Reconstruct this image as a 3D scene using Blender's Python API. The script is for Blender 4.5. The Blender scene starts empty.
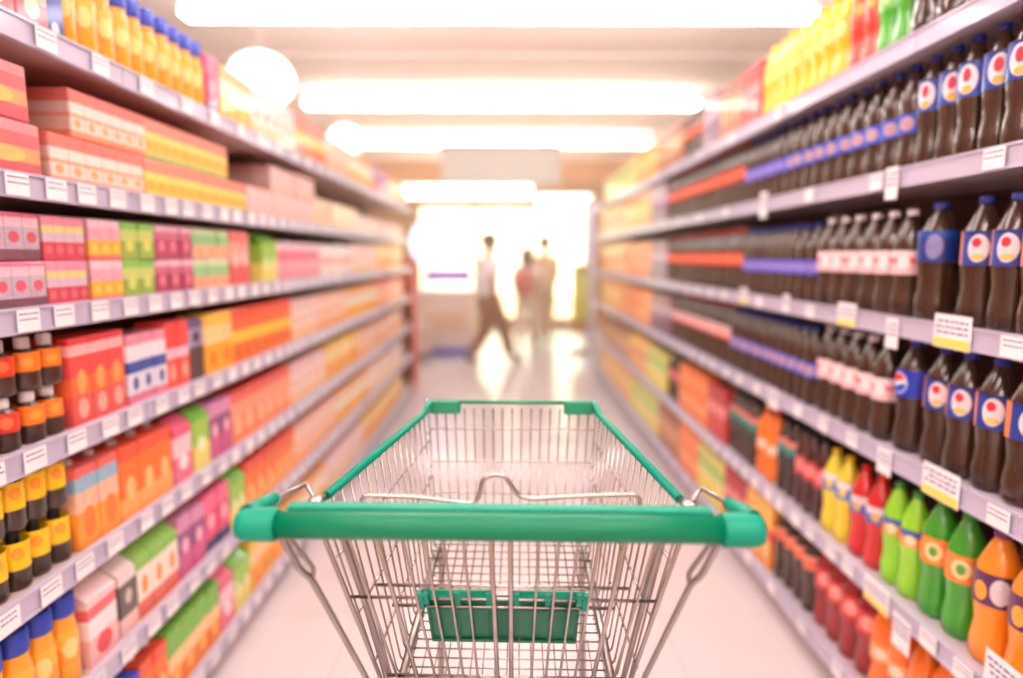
import bpy, bmesh, math, random
from mathutils import Vector, Matrix
random.seed(7)
C = bpy.context.scene.collection
PI = math.pi
H = 1.40                       # eye height of the photographer
F = 650.0                      # focal length in pixels of a 1023 px wide frame
TH = math.atan(83 / F)
ST, CT = math.sin(TH), math.cos(TH)

# ------------------------------------------------------------------ materials
def lin(c):
    return tuple(((x / 255) / 12.92 if x / 255 <= .04045 else ((x / 255 + .055) / 1.055) ** 2.4) for x in c) + (1,)
_mats = {}
def mat(name, col, rough=.5, metal=0, coat=0, noise=0, nscale=20, spec=.5, trans=0, bump=0):
    if name in _mats: return _mats[name]
    m = bpy.data.materials.new(name); m.use_nodes = True
    nt = m.node_tree; b = nt.nodes['Principled BSDF']
    b.inputs['Base Color'].default_value = lin(col)
    b.inputs['Roughness'].default_value = rough
    b.inputs['Metallic'].default_value = metal
    b.inputs['Coat Weight'].default_value = coat
    b.inputs['Specular IOR Level'].default_value = spec
    b.inputs['Transmission Weight'].default_value = trans
    if noise or bump:
        n = nt.nodes.new('ShaderNodeTexNoise'); n.inputs['Scale'].default_value = nscale
        tc = nt.nodes.new('ShaderNodeTexCoord'); nt.links.new(tc.outputs['Object'], n.inputs['Vector'])
        if noise:
            mx = nt.nodes.new('ShaderNodeMix'); mx.data_type = 'RGBA'
            mx.inputs[6].default_value = lin([max(0, c * (1 - noise)) for c in col])
            mx.inputs[7].default_value = lin([min(255, c * (1 + noise)) for c in col])
            nt.links.new(n.outputs['Fac'], mx.inputs[0]); nt.links.new(mx.outputs[2], b.inputs['Base Color'])
        if bump:
            bp = nt.nodes.new('ShaderNodeBump'); bp.inputs['Strength'].default_value = bump
            nt.links.new(n.outputs['Fac'], bp.inputs['Height']); nt.links.new(bp.outputs['Normal'], b.inputs['Normal'])
    _mats[name] = m
    return m
def emis(name, col, s):
    if name in _mats: return _mats[name]
    m = bpy.data.materials.new(name); m.use_nodes = True
    b = m.node_tree.nodes['Principled BSDF']
    b.inputs['Base Color'].default_value = lin(col)
    b.inputs['Emission Color'].default_value = lin(col)
    b.inputs['Emission Strength'].default_value = s
    _mats[name] = m
    return m
def mth(nt, op, a, b=None, c=None):
    n = nt.nodes.new('ShaderNodeMath'); n.operation = op
    for i, x in enumerate((a, b, c)):
        if x is None: continue
        if isinstance(x, (int, float)): n.inputs[i].default_value = x
        else: nt.links.new(x, n.inputs[i])
    return n.outputs[0]
def printed(name, bands, blobs=(), reps=1, rough=.42, coat=.25, streak=.0, ax='Y'):
    """printed packaging: horizontal colour bands (bottom to top) and round or oval emblems repeated REPS times along the front"""
    if name in _mats: return _mats[name]
    m = bpy.data.materials.new(name); m.use_nodes = True
    nt = m.node_tree; b = nt.nodes['Principled BSDF']
    b.inputs['Roughness'].default_value = rough; b.inputs['Coat Weight'].default_value = coat
    tc = nt.nodes.new('ShaderNodeAttribute'); tc.attribute_name = 'print_co'; sp = nt.nodes.new('ShaderNodeSeparateXYZ')
    nt.links.new(tc.outputs['Vector'], sp.inputs[0])
    z = sp.outputs['Z']; y = mth(nt, 'FRACT', mth(nt, 'MULTIPLY', mth(nt, 'MULTIPLY', sp.outputs[ax], .999), reps))
    rp = nt.nodes.new('ShaderNodeValToRGB'); rp.color_ramp.interpolation = 'CONSTANT'
    nt.links.new(z, rp.inputs[0])
    cr = rp.color_ramp
    while len(cr.elements) > 1: cr.elements.remove(cr.elements[-1])
    cr.elements[0].position = 0; cr.elements[0].color = lin(bands[0][1])
    for p, c in bands[1:]:
        e = cr.elements.new(p); e.color = lin(c)
    col = rp.outputs[0]
    for (cy, cz, ry, rz, c) in blobs:
        d = mth(nt, 'ADD', mth(nt, 'POWER', mth(nt, 'ABSOLUTE', mth(nt, 'DIVIDE', mth(nt, 'SUBTRACT', y, cy), ry)), 2),
                mth(nt, 'POWER', mth(nt, 'ABSOLUTE', mth(nt, 'DIVIDE', mth(nt, 'SUBTRACT', z, cz), rz)), 2))
        f = mth(nt, 'LESS_THAN', d, 1)
        mx = nt.nodes.new('ShaderNodeMix'); mx.data_type = 'RGBA'
        nt.links.new(f, mx.inputs[0]); nt.links.new(col, mx.inputs[6]); mx.inputs[7].default_value = lin(c)
        col = mx.outputs[2]
    if reps > 1:                                  # the seams between the units of a pack
        f = mth(nt, 'LESS_THAN', y, .05)
        mx = nt.nodes.new('ShaderNodeMix'); mx.data_type = 'RGBA'
        nt.links.new(mth(nt, 'MULTIPLY', f, .5), mx.inputs[0]); nt.links.new(col, mx.inputs[6]); mx.inputs[7].default_value = lin((120, 70, 60))
        col = mx.outputs[2]
    nz = nt.nodes.new('ShaderNodeTexNoise'); nz.inputs['Scale'].default_value = 5.5 * max(1, reps * .5); nz.inputs['Detail'].default_value = 3
    nt.links.new(tc.outputs['Vector'], nz.inputs['Vector'])
    mx = nt.nodes.new('ShaderNodeMix'); mx.data_type = 'RGBA'; mx.blend_type = 'OVERLAY'; mx.inputs[0].default_value = .42
    nt.links.new(col, mx.inputs[6]); nt.links.new(nz.outputs['Color'], mx.inputs[7]); col = mx.outputs[2]
    nt.links.new(col, b.inputs['Base Color'])
    _mats[name] = m
    return m

STEEL = mat('zinc_wire', (176, 171, 166), .24, 1.0)
STEEL2 = mat('zinc_tube', (158, 154, 150), .32, 1.0)
GREEN = mat('green_grip', (0, 116, 82), .36, coat=.0, spec=.28)
GREEN_CAP = mat('green_cap', (0, 140, 114), .42, spec=.25)
GREEN_FLAP = mat('green_flap', (0, 104, 78), .45)
RUBBER = mat('rubber', (60, 60, 62), .7)
WHITE = mat('white_card', (250, 248, 250), .5)
BLACK = mat('black_cap', (32, 26, 24), .35)

# ------------------------------------------------------------------ mesh helpers
class MB:
    def __init__(s): s.v = []; s.f = []; s.sm = []
    def add(s, vs, fs, smooth=False):
        b = len(s.v); s.v += [tuple(v) for v in vs]
        s.f += [tuple(b + i for i in f) for f in fs]; s.sm += [smooth] * len(fs)
    def box(s, x0, x1, y0, y1, z0, z1, bev=0):
        if bev <= 0:
            vs = [(x, y, z) for z in (z0, z1) for y in (y0, y1) for x in (x0, x1)]
            s.add(vs, [(0, 2, 3, 1), (4, 5, 7, 6), (0, 1, 5, 4), (2, 6, 7, 3), (0, 4, 6, 2), (1, 3, 7, 5)])
        else:
            bm = bmesh.new(); bmesh.ops.create_cube(bm, size=1)
            for v in bm.verts:
                v.co = Vector(((x0 + x1) / 2 + v.co.x * (x1 - x0), (y0 + y1) / 2 + v.co.y * (y1 - y0), (z0 + z1) / 2 + v.co.z * (z1 - z0)))
            bmesh.ops.bevel(bm, geom=bm.edges[:], offset=bev, segments=2, affect='EDGES', profile=.5)
            bm.verts.index_update()
            s.add([v.co for v in bm.verts], [[v.index for v in f.verts] for f in bm.faces]); bm.free()
    def tube(s, path, r, n=8, closed=False, sy=1.0):
        P = [Vector(p) for p in path]; N = len(P); rs = r if isinstance(r, (list, tuple)) else [r] * N
        T = []
        for i in range(N):
            a = P[(i - 1) % N] if (closed or i > 0) else P[i]; b = P[(i + 1) % N] if (closed or i < N - 1) else P[i]
            T.append((b - a).normalized())
        up = Vector((0, 0, 1)) if abs(T[0].z) < .9 else Vector((0, 1, 0))
        u = T[0].cross(up).normalized(); vs = []
        for i in range(N):
            u = (u - T[i] * u.dot(T[i])).normalized(); w = T[i].cross(u)
            for k in range(n):
                a = 2 * PI * k / n
                vs.append(P[i] + u * (rs[i] * math.cos(a)) + w * (rs[i] * sy * math.sin(a)))
        fs = []
        for i in range(N if closed else N - 1):
            j = (i + 1) % N
            for k in range(n):
                l = (k + 1) % n
                fs.append((i * n + k, i * n + l, j * n + l, j * n + k))
        s.add(vs, fs, True)
        if not closed:
            b = len(s.v) - N * n
            s.f.append(tuple(b + k for k in reversed(range(n)))); s.sm.append(False)
            s.f.append(tuple(b + (N - 1) * n + k for k in range(n))); s.sm.append(False)
    def lathe(s, prof, n=14, c=(0, 0, 0), caps=True, axis='Z'):
        vs = []
        for (r, z) in prof:
            for k in range(n):
                a = 2 * PI * k / n
                p = (r * math.cos(a), r * math.sin(a), z)
                if axis == 'X': p = (z, p[0], p[1])
                if axis == 'Y': p = (p[0], z, p[1])
                vs.append((p[0] + c[0], p[1] + c[1], p[2] + c[2]))
        fs = [(i * n + k, i * n + (k + 1) % n, (i + 1) * n + (k + 1) % n, (i + 1) * n + k) for i in range(len(prof) - 1) for k in range(n)]
        b = len(s.v); s.add(vs, fs, True)
        if caps:
            s.f.append(tuple(b + k for k in reversed(range(n)))); s.sm.append(False)
            m = (len(prof) - 1) * n
            s.f.append(tuple(b + m + k for k in range(n))); s.sm.append(False)
    def mesh(s, name, m):
        me = bpy.data.meshes.new(name); me.from_pydata(s.v, [], s.f); me.polygons.foreach_set('use_smooth', s.sm)
        if m: me.materials.append(m)
        me.validate(); me.update()
        if s.v:
            lo = [min(v[i] for v in s.v) for i in range(3)]; hi = [max(v[i] for v in s.v) for i in range(3)]
            at = me.attributes.new('print_co', 'FLOAT_VECTOR', 'POINT')
            if len(me.vertices) == len(s.v):
                at.data.foreach_set('vector', [(v[i] - lo[i]) / max(1e-6, hi[i] - lo[i]) for v in s.v for i in range(3)])
        return me
    def build(s, name, m, parent=None):
        o = bpy.data.objects.new(name, s.mesh(name, m)); C.objects.link(o)
        if parent: o.parent = parent
        return o
def fillet(pts, rad, seg=4):
    P = [Vector(p) for p in pts]; out = [P[0]]
    for i in range(1, len(P) - 1):
        a, b, c = P[i - 1], P[i], P[i + 1]
        d1 = (a - b); d2 = (c - b)
        r = min(rad, d1.length * .48, d2.length * .48)
        p1 = b + d1.normalized() * r; p2 = b + d2.normalized() * r
        for k in range(seg + 1):
            t = k / seg
            out.append(p1 * (1 - t) ** 2 + b * (2 * t * (1 - t)) + p2 * t * t)
    out.append(P[-1]); return out
def tag(o, label, cat, group=None, kind=None):
    if label: o['label'] = label
    if cat: o['category'] = cat
    if group: o['group'] = group
    if kind: o['kind'] = kind
    return o
def empty(name, loc=(0, 0, 0), rz=0):
    o = bpy.data.objects.new(name, None); C.objects.link(o); o.location = loc; o.rotation_euler = (0, 0, rz); o.empty_display_size = .1
    return o
def struct(o): o['kind'] = 'structure'; return o
ORD = ['first', 'second', 'third', 'fourth', 'fifth', 'sixth', 'seventh', 'eighth', 'ninth', 'tenth', 'eleventh', 'twelfth', 'thirteenth',
       'fourteenth', 'fifteenth', 'sixteenth', 'seventeenth', 'eighteenth', 'nineteenth', 'twentieth', 'twenty-first', 'twenty-second', 'twenty-third',
       'twenty-fourth', 'twenty-fifth', 'twenty-sixth', 'twenty-seventh', 'twenty-eighth', 'twenty-ninth', 'thirtieth'] + ['%dth' % k if k % 10 not in (1, 2, 3) else '%d%s' % (k, ['st', 'nd', 'rd'][k % 10 - 1]) for k in range(31, 100)]
def ray_at_y(u, v, y, u0=511.5):
    """the point at forward distance y that stands on the sight line through (u, v)"""
    a = (u - u0) / F; b = (339 - v) / F
    d = Vector((a, CT + b * ST, -ST + b * CT)); k = y / d.y
    return Vector((d.x * k, y, H + d.z * k))

# ------------------------------------------------------------------ the hall
CEIL = 3.2
def plane_obj(name, m, x0, x1, y0, y1, z0, z1):
    b = MB(); b.box(x0, x1, y0, y1, z0, z1); return struct(b.build(name, m))
def floor_mat():
    m = mat('floor_tiles', (232, 217, 217), .22, coat=.2)
    nt = m.node_tree; b = nt.nodes['Principled BSDF']
    tc = nt.nodes.new('ShaderNodeTexCoord'); br = nt.nodes.new('ShaderNodeTexBrick')
    br.inputs['Scale'].default_value = 1; br.offset = 0
    br.inputs['Brick Width'].default_value = .6; br.inputs['Row Height'].default_value = .6; br.inputs['Mortar Size'].default_value = .003
    br.inputs['Color1'].default_value = lin((229, 217, 218)); br.inputs['Color2'].default_value = lin((226, 213, 214)); br.inputs['Mortar'].default_value = lin((214, 198, 198))
    nt.links.new(tc.outputs['Object'], br.inputs['Vector'])
    n = nt.nodes.new('ShaderNodeTexNoise'); n.inputs['Scale'].default_value = 3
    nt.links.new(tc.outputs['Object'], n.inputs['Vector'])
    mx = nt.nodes.new('ShaderNodeMix'); mx.data_type = 'RGBA'; mx.blend_type = 'MULTIPLY'; mx.inputs[0].default_value = .12
    nt.links.new(br.outputs[0], mx.inputs[6]); nt.links.new(n.outputs['Fac'], mx.inputs[7]); nt.links.new(mx.outputs[2], b.inputs['Base Color'])
    return m
plane_obj('floor', floor_mat(), -5, 5, -3.2, 14, -.1, 0)
struct(bpy.data.objects['floor'])
plane_obj('ceiling', mat('ceiling_paint', (253, 240, 235), .8, noise=.01, nscale=2), -5, 5, -3.2, 13.2, CEIL, CEIL + .1)
WALLM = mat('wall_paint', (238, 214, 200), .8, noise=.03, nscale=2)
plane_obj('wall_left', WALLM, -5.1, -5, -3.2, 13.2, 0, CEIL)
plane_obj('wall_right', WALLM, 5, 5.1, -3.2, 13.2, 0, CEIL)
plane_obj('wall_back', WALLM, -5, 5, -3.3, -3.2, 0, CEIL)
# far wall with the shop front: one wide glazed opening
b = MB(); WX0, WX1, WZ0, WZ1, WY = -1.78, 1.62, .12, 2.38, 13.0
b.box(-5, WX0, WY, WY + .15, 0, CEIL); b.box(WX1, 5, WY, WY + .15, 0, CEIL)
b.box(WX0, WX1, WY, WY + .15, WZ1, CEIL); b.box(WX0, WX1, WY, WY + .15, 0, WZ0)
struct(b.build('wall_far', mat('far_wall_paint', (214, 160, 110), .7, noise=.05, nscale=2)))
FRM = mat('window_frame_metal', (240, 224, 190), .4, .3)
nW = 3
for i in range(nW):
    xa = WX0 + (WX1 - WX0) * i / nW; xb = WX0 + (WX1 - WX0) * (i + 1) / nW
    w = MB(); t = .045
    w.box(xa, xa + t, WY + .02, WY + .08, WZ0, WZ1); w.box(xb - t, xb, WY + .02, WY + .08, WZ0, WZ1)
    w.box(xa + t, xb - t, WY + .02, WY + .08, WZ0, WZ0 + t); w.box(xa + t, xb - t, WY + .02, WY + .08, WZ1 - t, WZ1)
    w.box(xa + t, xb - t, WY + .03, WY + .07, 2.02, 2.06)
    fr = struct(w.build('window_%d' % (i + 1), FRM))
    g = MB(); g.box(xa + t, xb - t, WY + .045, WY + .053, WZ0 + t, WZ1 - t)
    g.build('glass_pane', mat('clear_glass', (255, 252, 240), .02, trans=1.0), fr)
plane_obj('pavement', mat('pavement_outside', (236, 226, 205), .8, noise=.06, nscale=4), -9, 9, 14, 24, -.1, -.02)
for s, nm in ((-1, 'left'), (1, 'right')):
    plane_obj('trim_%s' % nm, mat('beam_brown', (176, 104, 50), .6, noise=.06, nscale=6), min(s * .95, s * 4.9), max(s * .95, s * 4.9), 11.3, 11.5, 2.62, 3.0)
# ceiling ribs running across the hall
for k, yy in enumerate((3.3, 6.1, 8.65, 10.9)):
    plane_obj('trim_%d' % (k + 1), mat('rib_paint', (246, 232, 228), .8), -5, 5, yy, yy + .12, CEIL - .03, CEIL)

# ------------------------------------------------------------------ ceiling lamps
LAMP = emis('lamp_tube', (255, 244, 240), 27.0)
LAMP_WARM = emis('lamp_tube_warm', (255, 228, 206), 32.0)
HOUSE = mat('lamp_housing', (248, 240, 238), .5)
lamp_names = {4.77: 'long fluorescent ceiling lamp nearest above the shopping cart', 7.5: 'long fluorescent ceiling lamp, second one ahead along the aisle',
              10.05: 'long fluorescent ceiling lamp, third one ahead, before the hanging sign', 12.3: 'long fluorescent ceiling lamp, furthest one, close to the shop front'}
for i, yy in enumerate((-2.6, -.2, 2.3, 4.77, 7.5, 10.05)):
    x0, x1 = -2.24, 2.12
    t = empty('ceiling_lamp', ((x0 + x1) / 2, yy, CEIL))
    tag(t, lamp_names.get(yy, ['long fluorescent ceiling lamp farthest behind the photographer', 'long fluorescent ceiling lamp just behind the photographer', 'long fluorescent ceiling lamp overhead of the shopping cart'][i] if i < 3 else None), 'ceiling lamp', 'fluorescent lamps across the ceiling')
    hw = (x1 - x0) / 2
    b = MB(); b.box(-hw - .02, hw + .02, -.05, .05, -.11, -.002, .008); b.build('housing', HOUSE, t)
    b = MB(); b.box(-hw, hw, -.075, .075, -.160, -.111, .006); b.build('diffuser', LAMP if yy < 7.2 else LAMP_WARM, t)
# round globe lamps over the left shelf
def globe(d, r, x, z, label):
    t = empty('globe_lamp', (x, d, z)); tag(t, label, 'lamp', 'round white lamps over the left shelf rack')
    b = MB(); prof = [(r * math.sin(PI * k / 12), -r * .85 * math.cos(PI * k / 12)) for k in range(1, 12)]
    b.lathe(prof, 20); b.build('globe', emis('globe_glow', (255, 250, 244), 3.5), t)
    b = MB(); b.tube([(0, 0, r * .8), (0, 0, CEIL - z - .03)], .003, 6); b.lathe([(.05, CEIL - z - .035), (.05, CEIL - z - .001)], 12); b.build('cord', HOUSE, t)
globe(3.5, .165, -1.27, 2.30, 'large round white glowing lamp hanging over the nearer left shelf')
globe(5.3, .135, -1.28, 2.31, 'smaller-looking round white lamp hanging further down over the left shelf')

# ------------------------------------------------------------------ shelf racks
LZ = [1.847, 1.540, 1.272, .990, .700, .405, .090]      # price rail centres, left rack
RZ = [1.935, 1.604, 1.216, .858, .470, .120]
XL, XR = -.97, 1.03
RAILH = .052
RAIL = mat('rail_plastic', (196, 190, 212), .35, coat=.2)
BOARD = mat('shelf_board', (206, 182, 176), .5)
BOARD_R = mat('shelf_board_right', (196, 184, 190), .5)
BACKL = mat('rack_back_left', (150, 104, 78), .7, noise=.05)
BACKR = mat('rack_back_right', (92, 60, 44), .7, noise=.05)
bayname = ['nearest', 'second', 'third', 'fourth', 'fifth', 'sixth']
def rack(side, y0, n, bw, zs, X, top):
    s = -1 if side == 'left' else 1
    for k in range(n):
        ya = y0 + k * bw; yb = ya + bw
        t = empty('shelf_rack', (X + s * .24, (ya + yb) / 2, 0))
        tag(t, ('%s bay of the %s shelf rack, packed with %s' % (bayname[k] if k < n - 1 else 'farthest', side, 'juice cartons and small bottles' if s < 0 else 'soft drink bottles')), 'shelf rack', 'bays of the %s shelf rack' % side)
        g = .0015
        def bx(b, x0, x1, za, zb, yy0=-bw / 2 + g, yy1=bw / 2 - g, bev=0):
            xx = sorted((s * (x0 - .24), s * (x1 - .24))); b.box(xx[0], xx[1], yy0, yy1, za, zb, bev)
        b = MB(); bx(b, .46, .48, .02, top); b.build('back_panel', BACKL if s < 0 else BACKR, t)
        for e in (-bw / 2 + g, bw / 2 - .03):
            b = MB(); bx(b, .42, .459, .0, top, e, e + .028); b.build('upright', mat('upright_metal', (206, 196, 200), .45, .2), t)
        b = MB(); bx(b, .05, .44, 0, zs[-1] - .035); b.build('plinth', mat('plinth_metal', (190, 176, 176), .5), t)
        for z in zs:
            b = MB(); bx(b, .012, .455, z - RAILH / 2 + .012, z + RAILH / 2 - .008)
            so = b.build('shelf_board', BOARD if s < 0 else BOARD_R, t)
            b = MB()
            bx(b, -.002, .0115, z - RAILH / 2, z + RAILH / 2, bev=.002)
            bx(b, -.006, -.0021, z + RAILH / 2 - .006, z + RAILH / 2); bx(b, -.006, -.0021, z - RAILH / 2, z - RAILH / 2 + .006)
            b.build('price_rail', RAIL, so)
rack('left', .5, 5, 1.21, LZ, XL, 2.06)
rack('right', .5, 6, 1.21, RZ, XR, 2.25)

# ------------------------------------------------------------------ products
W_, K_ = (250, 246, 246), (40, 30, 30)
PINK, HOT, RED, ORA, YEL, GRN, LIM, BLU, PUR, GRY, CRE = (240, 140, 150), (225, 60, 120), (222, 62, 50), (245, 130, 45), (250, 200, 50), (90, 175, 60), (170, 210, 70), (40, 70, 180), (130, 80, 150), (190, 175, 185), (250, 225, 190)
def bottle_meshes(key, r, h, body, cap, label, lz=(.42, .66), shape='contour', capr=None):
    cr = capr or r * .36
    if shape == 'contour':
        prof = [(r * .80, 0), (r * .97, .012), (r, .04 * h / .3), (r * .98, h * .18), (r * .86, h * .30), (r * .93, h * .40), (r, h * .48), (r, h * .66), (r * .93, h * .73), (r * .66, h * .83), (r * .42, h * .91), (cr * .9, h * .93), (cr * .9, h * .945)]
    elif shape == 'straight':
        prof = [(r * .85, 0), (r, .012), (r, h * .68), (r * .9, h * .75), (r * .6, h * .85), (r * .38, h * .91), (cr * .9, h * .93), (cr * .9, h * .945)]
    else:                                           # wide-necked small bottle
        prof = [(r * .88, 0), (r, .008), (r, h * .62), (r * .85, h * .70), (cr * .97, h * .755), (cr * .97, h * .78)]
    top = prof[-1][1]
    b = MB(); b.lathe(prof, 16); mb = b.mesh(key + '_body', body)
    b = MB(); b.lathe([(cr, top - .0005), (cr * 1.04, top + .003), (cr * 1.02, h - .003), (cr * .9, h)], 14); mc = b.mesh(key + '_cap', cap)
    b = MB(); b.lathe([(r * 1.012, h * lz[0]), (r * 1.012, h * lz[1])], 18, caps=False); ml = b.mesh(key + '_label', label)
    return mb, mc, ml
def liquid(name, c, r=.16):
    return mat(name, c, r, coat=.5, spec=.6)
COLA = liquid('cola_liquid', (62, 38, 24))
def lab(name, bands, blobs=()): return printed('label_' + name, bands, blobs, rough=.35)
CAPB = mat('cap_blue', (38, 52, 150), .35); CAPR = mat('cap_red', (205, 40, 35), .35); CAPW = mat('cap_white', (240, 236, 240), .35)
CAPY = mat('cap_yellow', (245, 205, 40), .35); CAPG = mat('cap_green', (60, 150, 60), .35); CAPP = mat('cap_purple', (120, 50, 120), .35)
KIND = {}
def B(key, name, cat, desc, w, h, body, cap, label, **kw):
    KIND[key] = dict(t='bottle', name=name, cat=cat, desc=desc, w=w, d=w, h=h, meshes=bottle_meshes(key, w * .485, h, body, cap, label, **kw))
def X(key, name, cat, desc, w, d, h, bands, blobs=(), reps=1, cap=None, gable=False):
    b = MB()
    if gable:
        hb = h * .84
        b.box(-d / 2, d / 2, -w / 2, w / 2, 0, hb)
        b.add([(-d / 2, -w / 2, hb), (d / 2, -w / 2, hb), (d / 2, w / 2, hb), (-d / 2, w / 2, hb), (-.004, -w / 2, h), (.004, -w / 2, h), (.004, w / 2, h), (-.004, w / 2, h)],
              [(0, 1, 5, 4), (1, 2, 6, 5), (2, 3, 7, 6), (3, 0, 4, 7), (4, 5, 6, 7)])
    else: b.box(-d / 2, d / 2, -w / 2, w / 2, 0, h, min(.004, w * .04))
    m = printed('print_' + key, bands, blobs, reps)
    ms = [b.mesh(key + '_body', m)]; nm = ['']
    if cap:
        c = MB(); c.lathe([(.012, h - .0005), (.012, h + .012), (.010, h + .014)], 12); ms.append(c.mesh(key + '_cap', cap))
    KIND[key] = dict(t='box', name=name, cat=cat, desc=desc, w=w, d=d, h=h, meshes=ms)

# soft drinks of the right rack
B('cola_wide', 'cola_bottle', 'bottle', 'tall cola bottle with wide blue label', .076, .282, COLA, CAPB, lab('wideblue', [(0, (30, 66, 165)), (.9, (20, 44, 130))], [(.5, .5, .30, .42, (235, 232, 240)), (.52, .62, .13, .2, (215, 60, 80)), (.5, .22, .16, .12, (225, 190, 90))]), lz=(.5, .78))
B('cola_gold', 'cola_bottle', 'bottle', 'cola bottle, blue label with orange stripe', .088, .30, COLA, CAPB, lab('bluegold', [(0, (30, 60, 150)), (.88, (22, 44, 120))], [(.42, .5, .24, .40, (235, 230, 238)), (.46, .66, .11, .14, (215, 50, 70)), (.42, .25, .16, .1, (235, 200, 120)), (.93, .5, .09, 2, (236, 130, 60)), (.07, .5, .05, 2, (236, 130, 60))]), lz=(.48, .74))
B('cola_blue', 'cola_bottle', 'bottle', 'slim cola bottle with bright blue label', .074, .28, COLA, CAPB, lab('blue', [(0, (52, 88, 215))], [(.5, .5, .26, .36, (196, 160, 170))]), lz=(.36, .54))
B('cola_indigo', 'cola_bottle', 'bottle', 'slim cola bottle with indigo label', .076, .28, COLA, CAPB, lab('indigo', [(0, (88, 86, 205))], [(.5, .5, .3, .3, (150, 140, 215))]), lz=(.36, .54))
B('cola_pink', 'cola_bottle', 'bottle', 'cola bottle with white and pink label', .085, .29, COLA, CAPW, lab('pink', [(0, (246, 200, 205)), (.45, (240, 110, 120)), (.7, (250, 225, 228))], [(.5, .5, .2, .3, (250, 240, 242))]), lz=(.40, .62))
B('cola_red', 'cola_bottle', 'bottle', 'cola bottle with plain red label', .085, .29, COLA, CAPR, lab('red', [(0, (238, 70, 50))], [(.5, .5, .3, .25, (250, 130, 90))]), lz=(.42, .62))
B('cola_redwhite', 'cola_bottle', 'bottle', 'cola bottle, red label with white print', .085, .29, COLA, CAPR, lab('redwhite', [(0, (235, 60, 60)), (.75, (250, 230, 225))], [(.5, .4, .3, .2, (250, 230, 225))]), lz=(.42, .64))
B('cola_globe', 'cola_bottle', 'bottle', 'cola bottle, royal blue label, globe emblem', .092, .30, COLA, CAPB, lab('globe', [(0, (20, 60, 190))]), lz=(.50, .74))
B('cola_navy', 'cola_bottle', 'bottle', 'cola bottle with dark blue label', .098, .30, COLA, CAPB, lab('navy', [(0, (24, 50, 130)), (.8, (20, 80, 170))], [(.4, .5, .2, .4, (140, 140, 190))]), lz=(.5, .76))
B('cola_teal', 'cola_bottle', 'bottle', 'dark bottle with teal-pink label', .085, .29, COLA, BLACK, lab('teal', [(0, (50, 60, 60)), (.35, (60, 150, 140)), (.7, (230, 140, 130))]), lz=(.45, .75))
B('cola_ruby', 'cola_bottle', 'bottle', 'dark bottle with ruby label', .085, .29, liquid('ruby_dark', (70, 28, 26)), BLACK, lab('ruby', [(0, (205, 60, 70))], [(.5, .5, .3, .3, (240, 150, 150))]), lz=(.42, .66))
ORANGE = liquid('orange_soda', (246, 150, 36)); GREENL = liquid('green_soda', (60, 160, 40)); LIME = liquid('lime_soda', (150, 220, 50)); REDL = liquid('red_soda', (205, 34, 34)); YELL = liquid('yellow_soda', (238, 218, 50))
B('orange_purple', 'soda_bottle', 'bottle', 'orange soda bottle, purple label', .098, .31, ORANGE, CAPP, lab('purple', [(0, (96, 44, 90))], [(.35, .5, .2, .4, (240, 225, 230)), (.75, .4, .14, .3, (250, 170, 60))]), lz=(.46, .70))
B('green_orange', 'soda_bottle', 'bottle', 'green soda bottle, orange label', .098, .31, GREENL, CAPG, lab('grorange', [(0, (240, 140, 50))], [(.5, .5, .25, .35, (250, 220, 160)), (.5, .5, .12, .2, (100, 180, 60))]), lz=(.46, .68))
B('lime_orange', 'soda_bottle', 'bottle', 'lime green soda bottle, orange-blue label', .085, .29, LIME, CAPG, lab('limeor', [(0, (230, 150, 70)), (.6, (60, 100, 170))], [(.5, .4, .2, .3, (250, 230, 190))]), lz=(.50, .66))
B('red_blue', 'soda_bottle', 'bottle', 'red soda bottle, blue and white label', .080, .28, REDL, CAPR, lab('redblue', [(0, (70, 110, 190)), (.55, (235, 225, 230))], [(.5, .4, .16, .24, (240, 190, 90))]), lz=(.50, .68))
B('yellow_blue', 'soda_bottle', 'bottle', 'yellow soda bottle, blue and white label', .075, .28, YELL, CAPY, lab('yelblue', [(0, (60, 120, 200)), (.6, (240, 240, 240))], [(.5, .4, .16, .24, (250, 220, 90))]), lz=(.52, .72))
B('orange_plain', 'soda_bottle', 'bottle', 'orange soda bottle with pale label', .085, .29, liquid('orange_deep', (245, 122, 26)), CAPR, lab('palor', [(0, (250, 170, 90))], [(.5, .5, .25, .3, (250, 230, 210))]), lz=(.38, .55))
B('red_deep', 'soda_bottle', 'bottle', 'deep red soda bottle, red label', .098, .30, liquid('red_deep', (150, 22, 30)), CAPR, lab('reddeep', [(0, (214, 50, 50))], [(.5, .5, .26, .32, (240, 170, 160))]), lz=(.46, .70))
B('dark_peach', 'cola_bottle', 'bottle', 'dark bottle with peach-coloured label', .085, .28, COLA, CAPR, lab('peach', [(0, (236, 120, 80)), (.6, (240, 150, 130))]), lz=(.58, .76))
B('yellow_tall', 'soda_bottle', 'bottle', 'yellow soft drink bottle', .085, .29, liquid('golden_soda', (252, 200, 30)), CAPY, lab('gold', [(0, (250, 190, 50))], [(.5, .5, .25, .35, (255, 232, 130))]), lz=(.45, .68))
B('scarlet_tall', 'soda_bottle', 'bottle', 'scarlet soft drink bottle', .09, .29, liquid('scarlet', (238, 62, 40)), CAPR, lab('scar', [(0, (240, 90, 50))], [(.5, .5, .2, .3, (250, 180, 80))]), lz=(.55, .75))
B('green_tall', 'soda_bottle', 'bottle', 'bright green soft drink bottle', .098, .30, liquid('bright_green', (80, 180, 50)), CAPG, lab('brgreen', [(0, (110, 195, 80))], [(.5, .5, .2, .3, (180, 225, 150))]), lz=(.45, .7))
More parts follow.
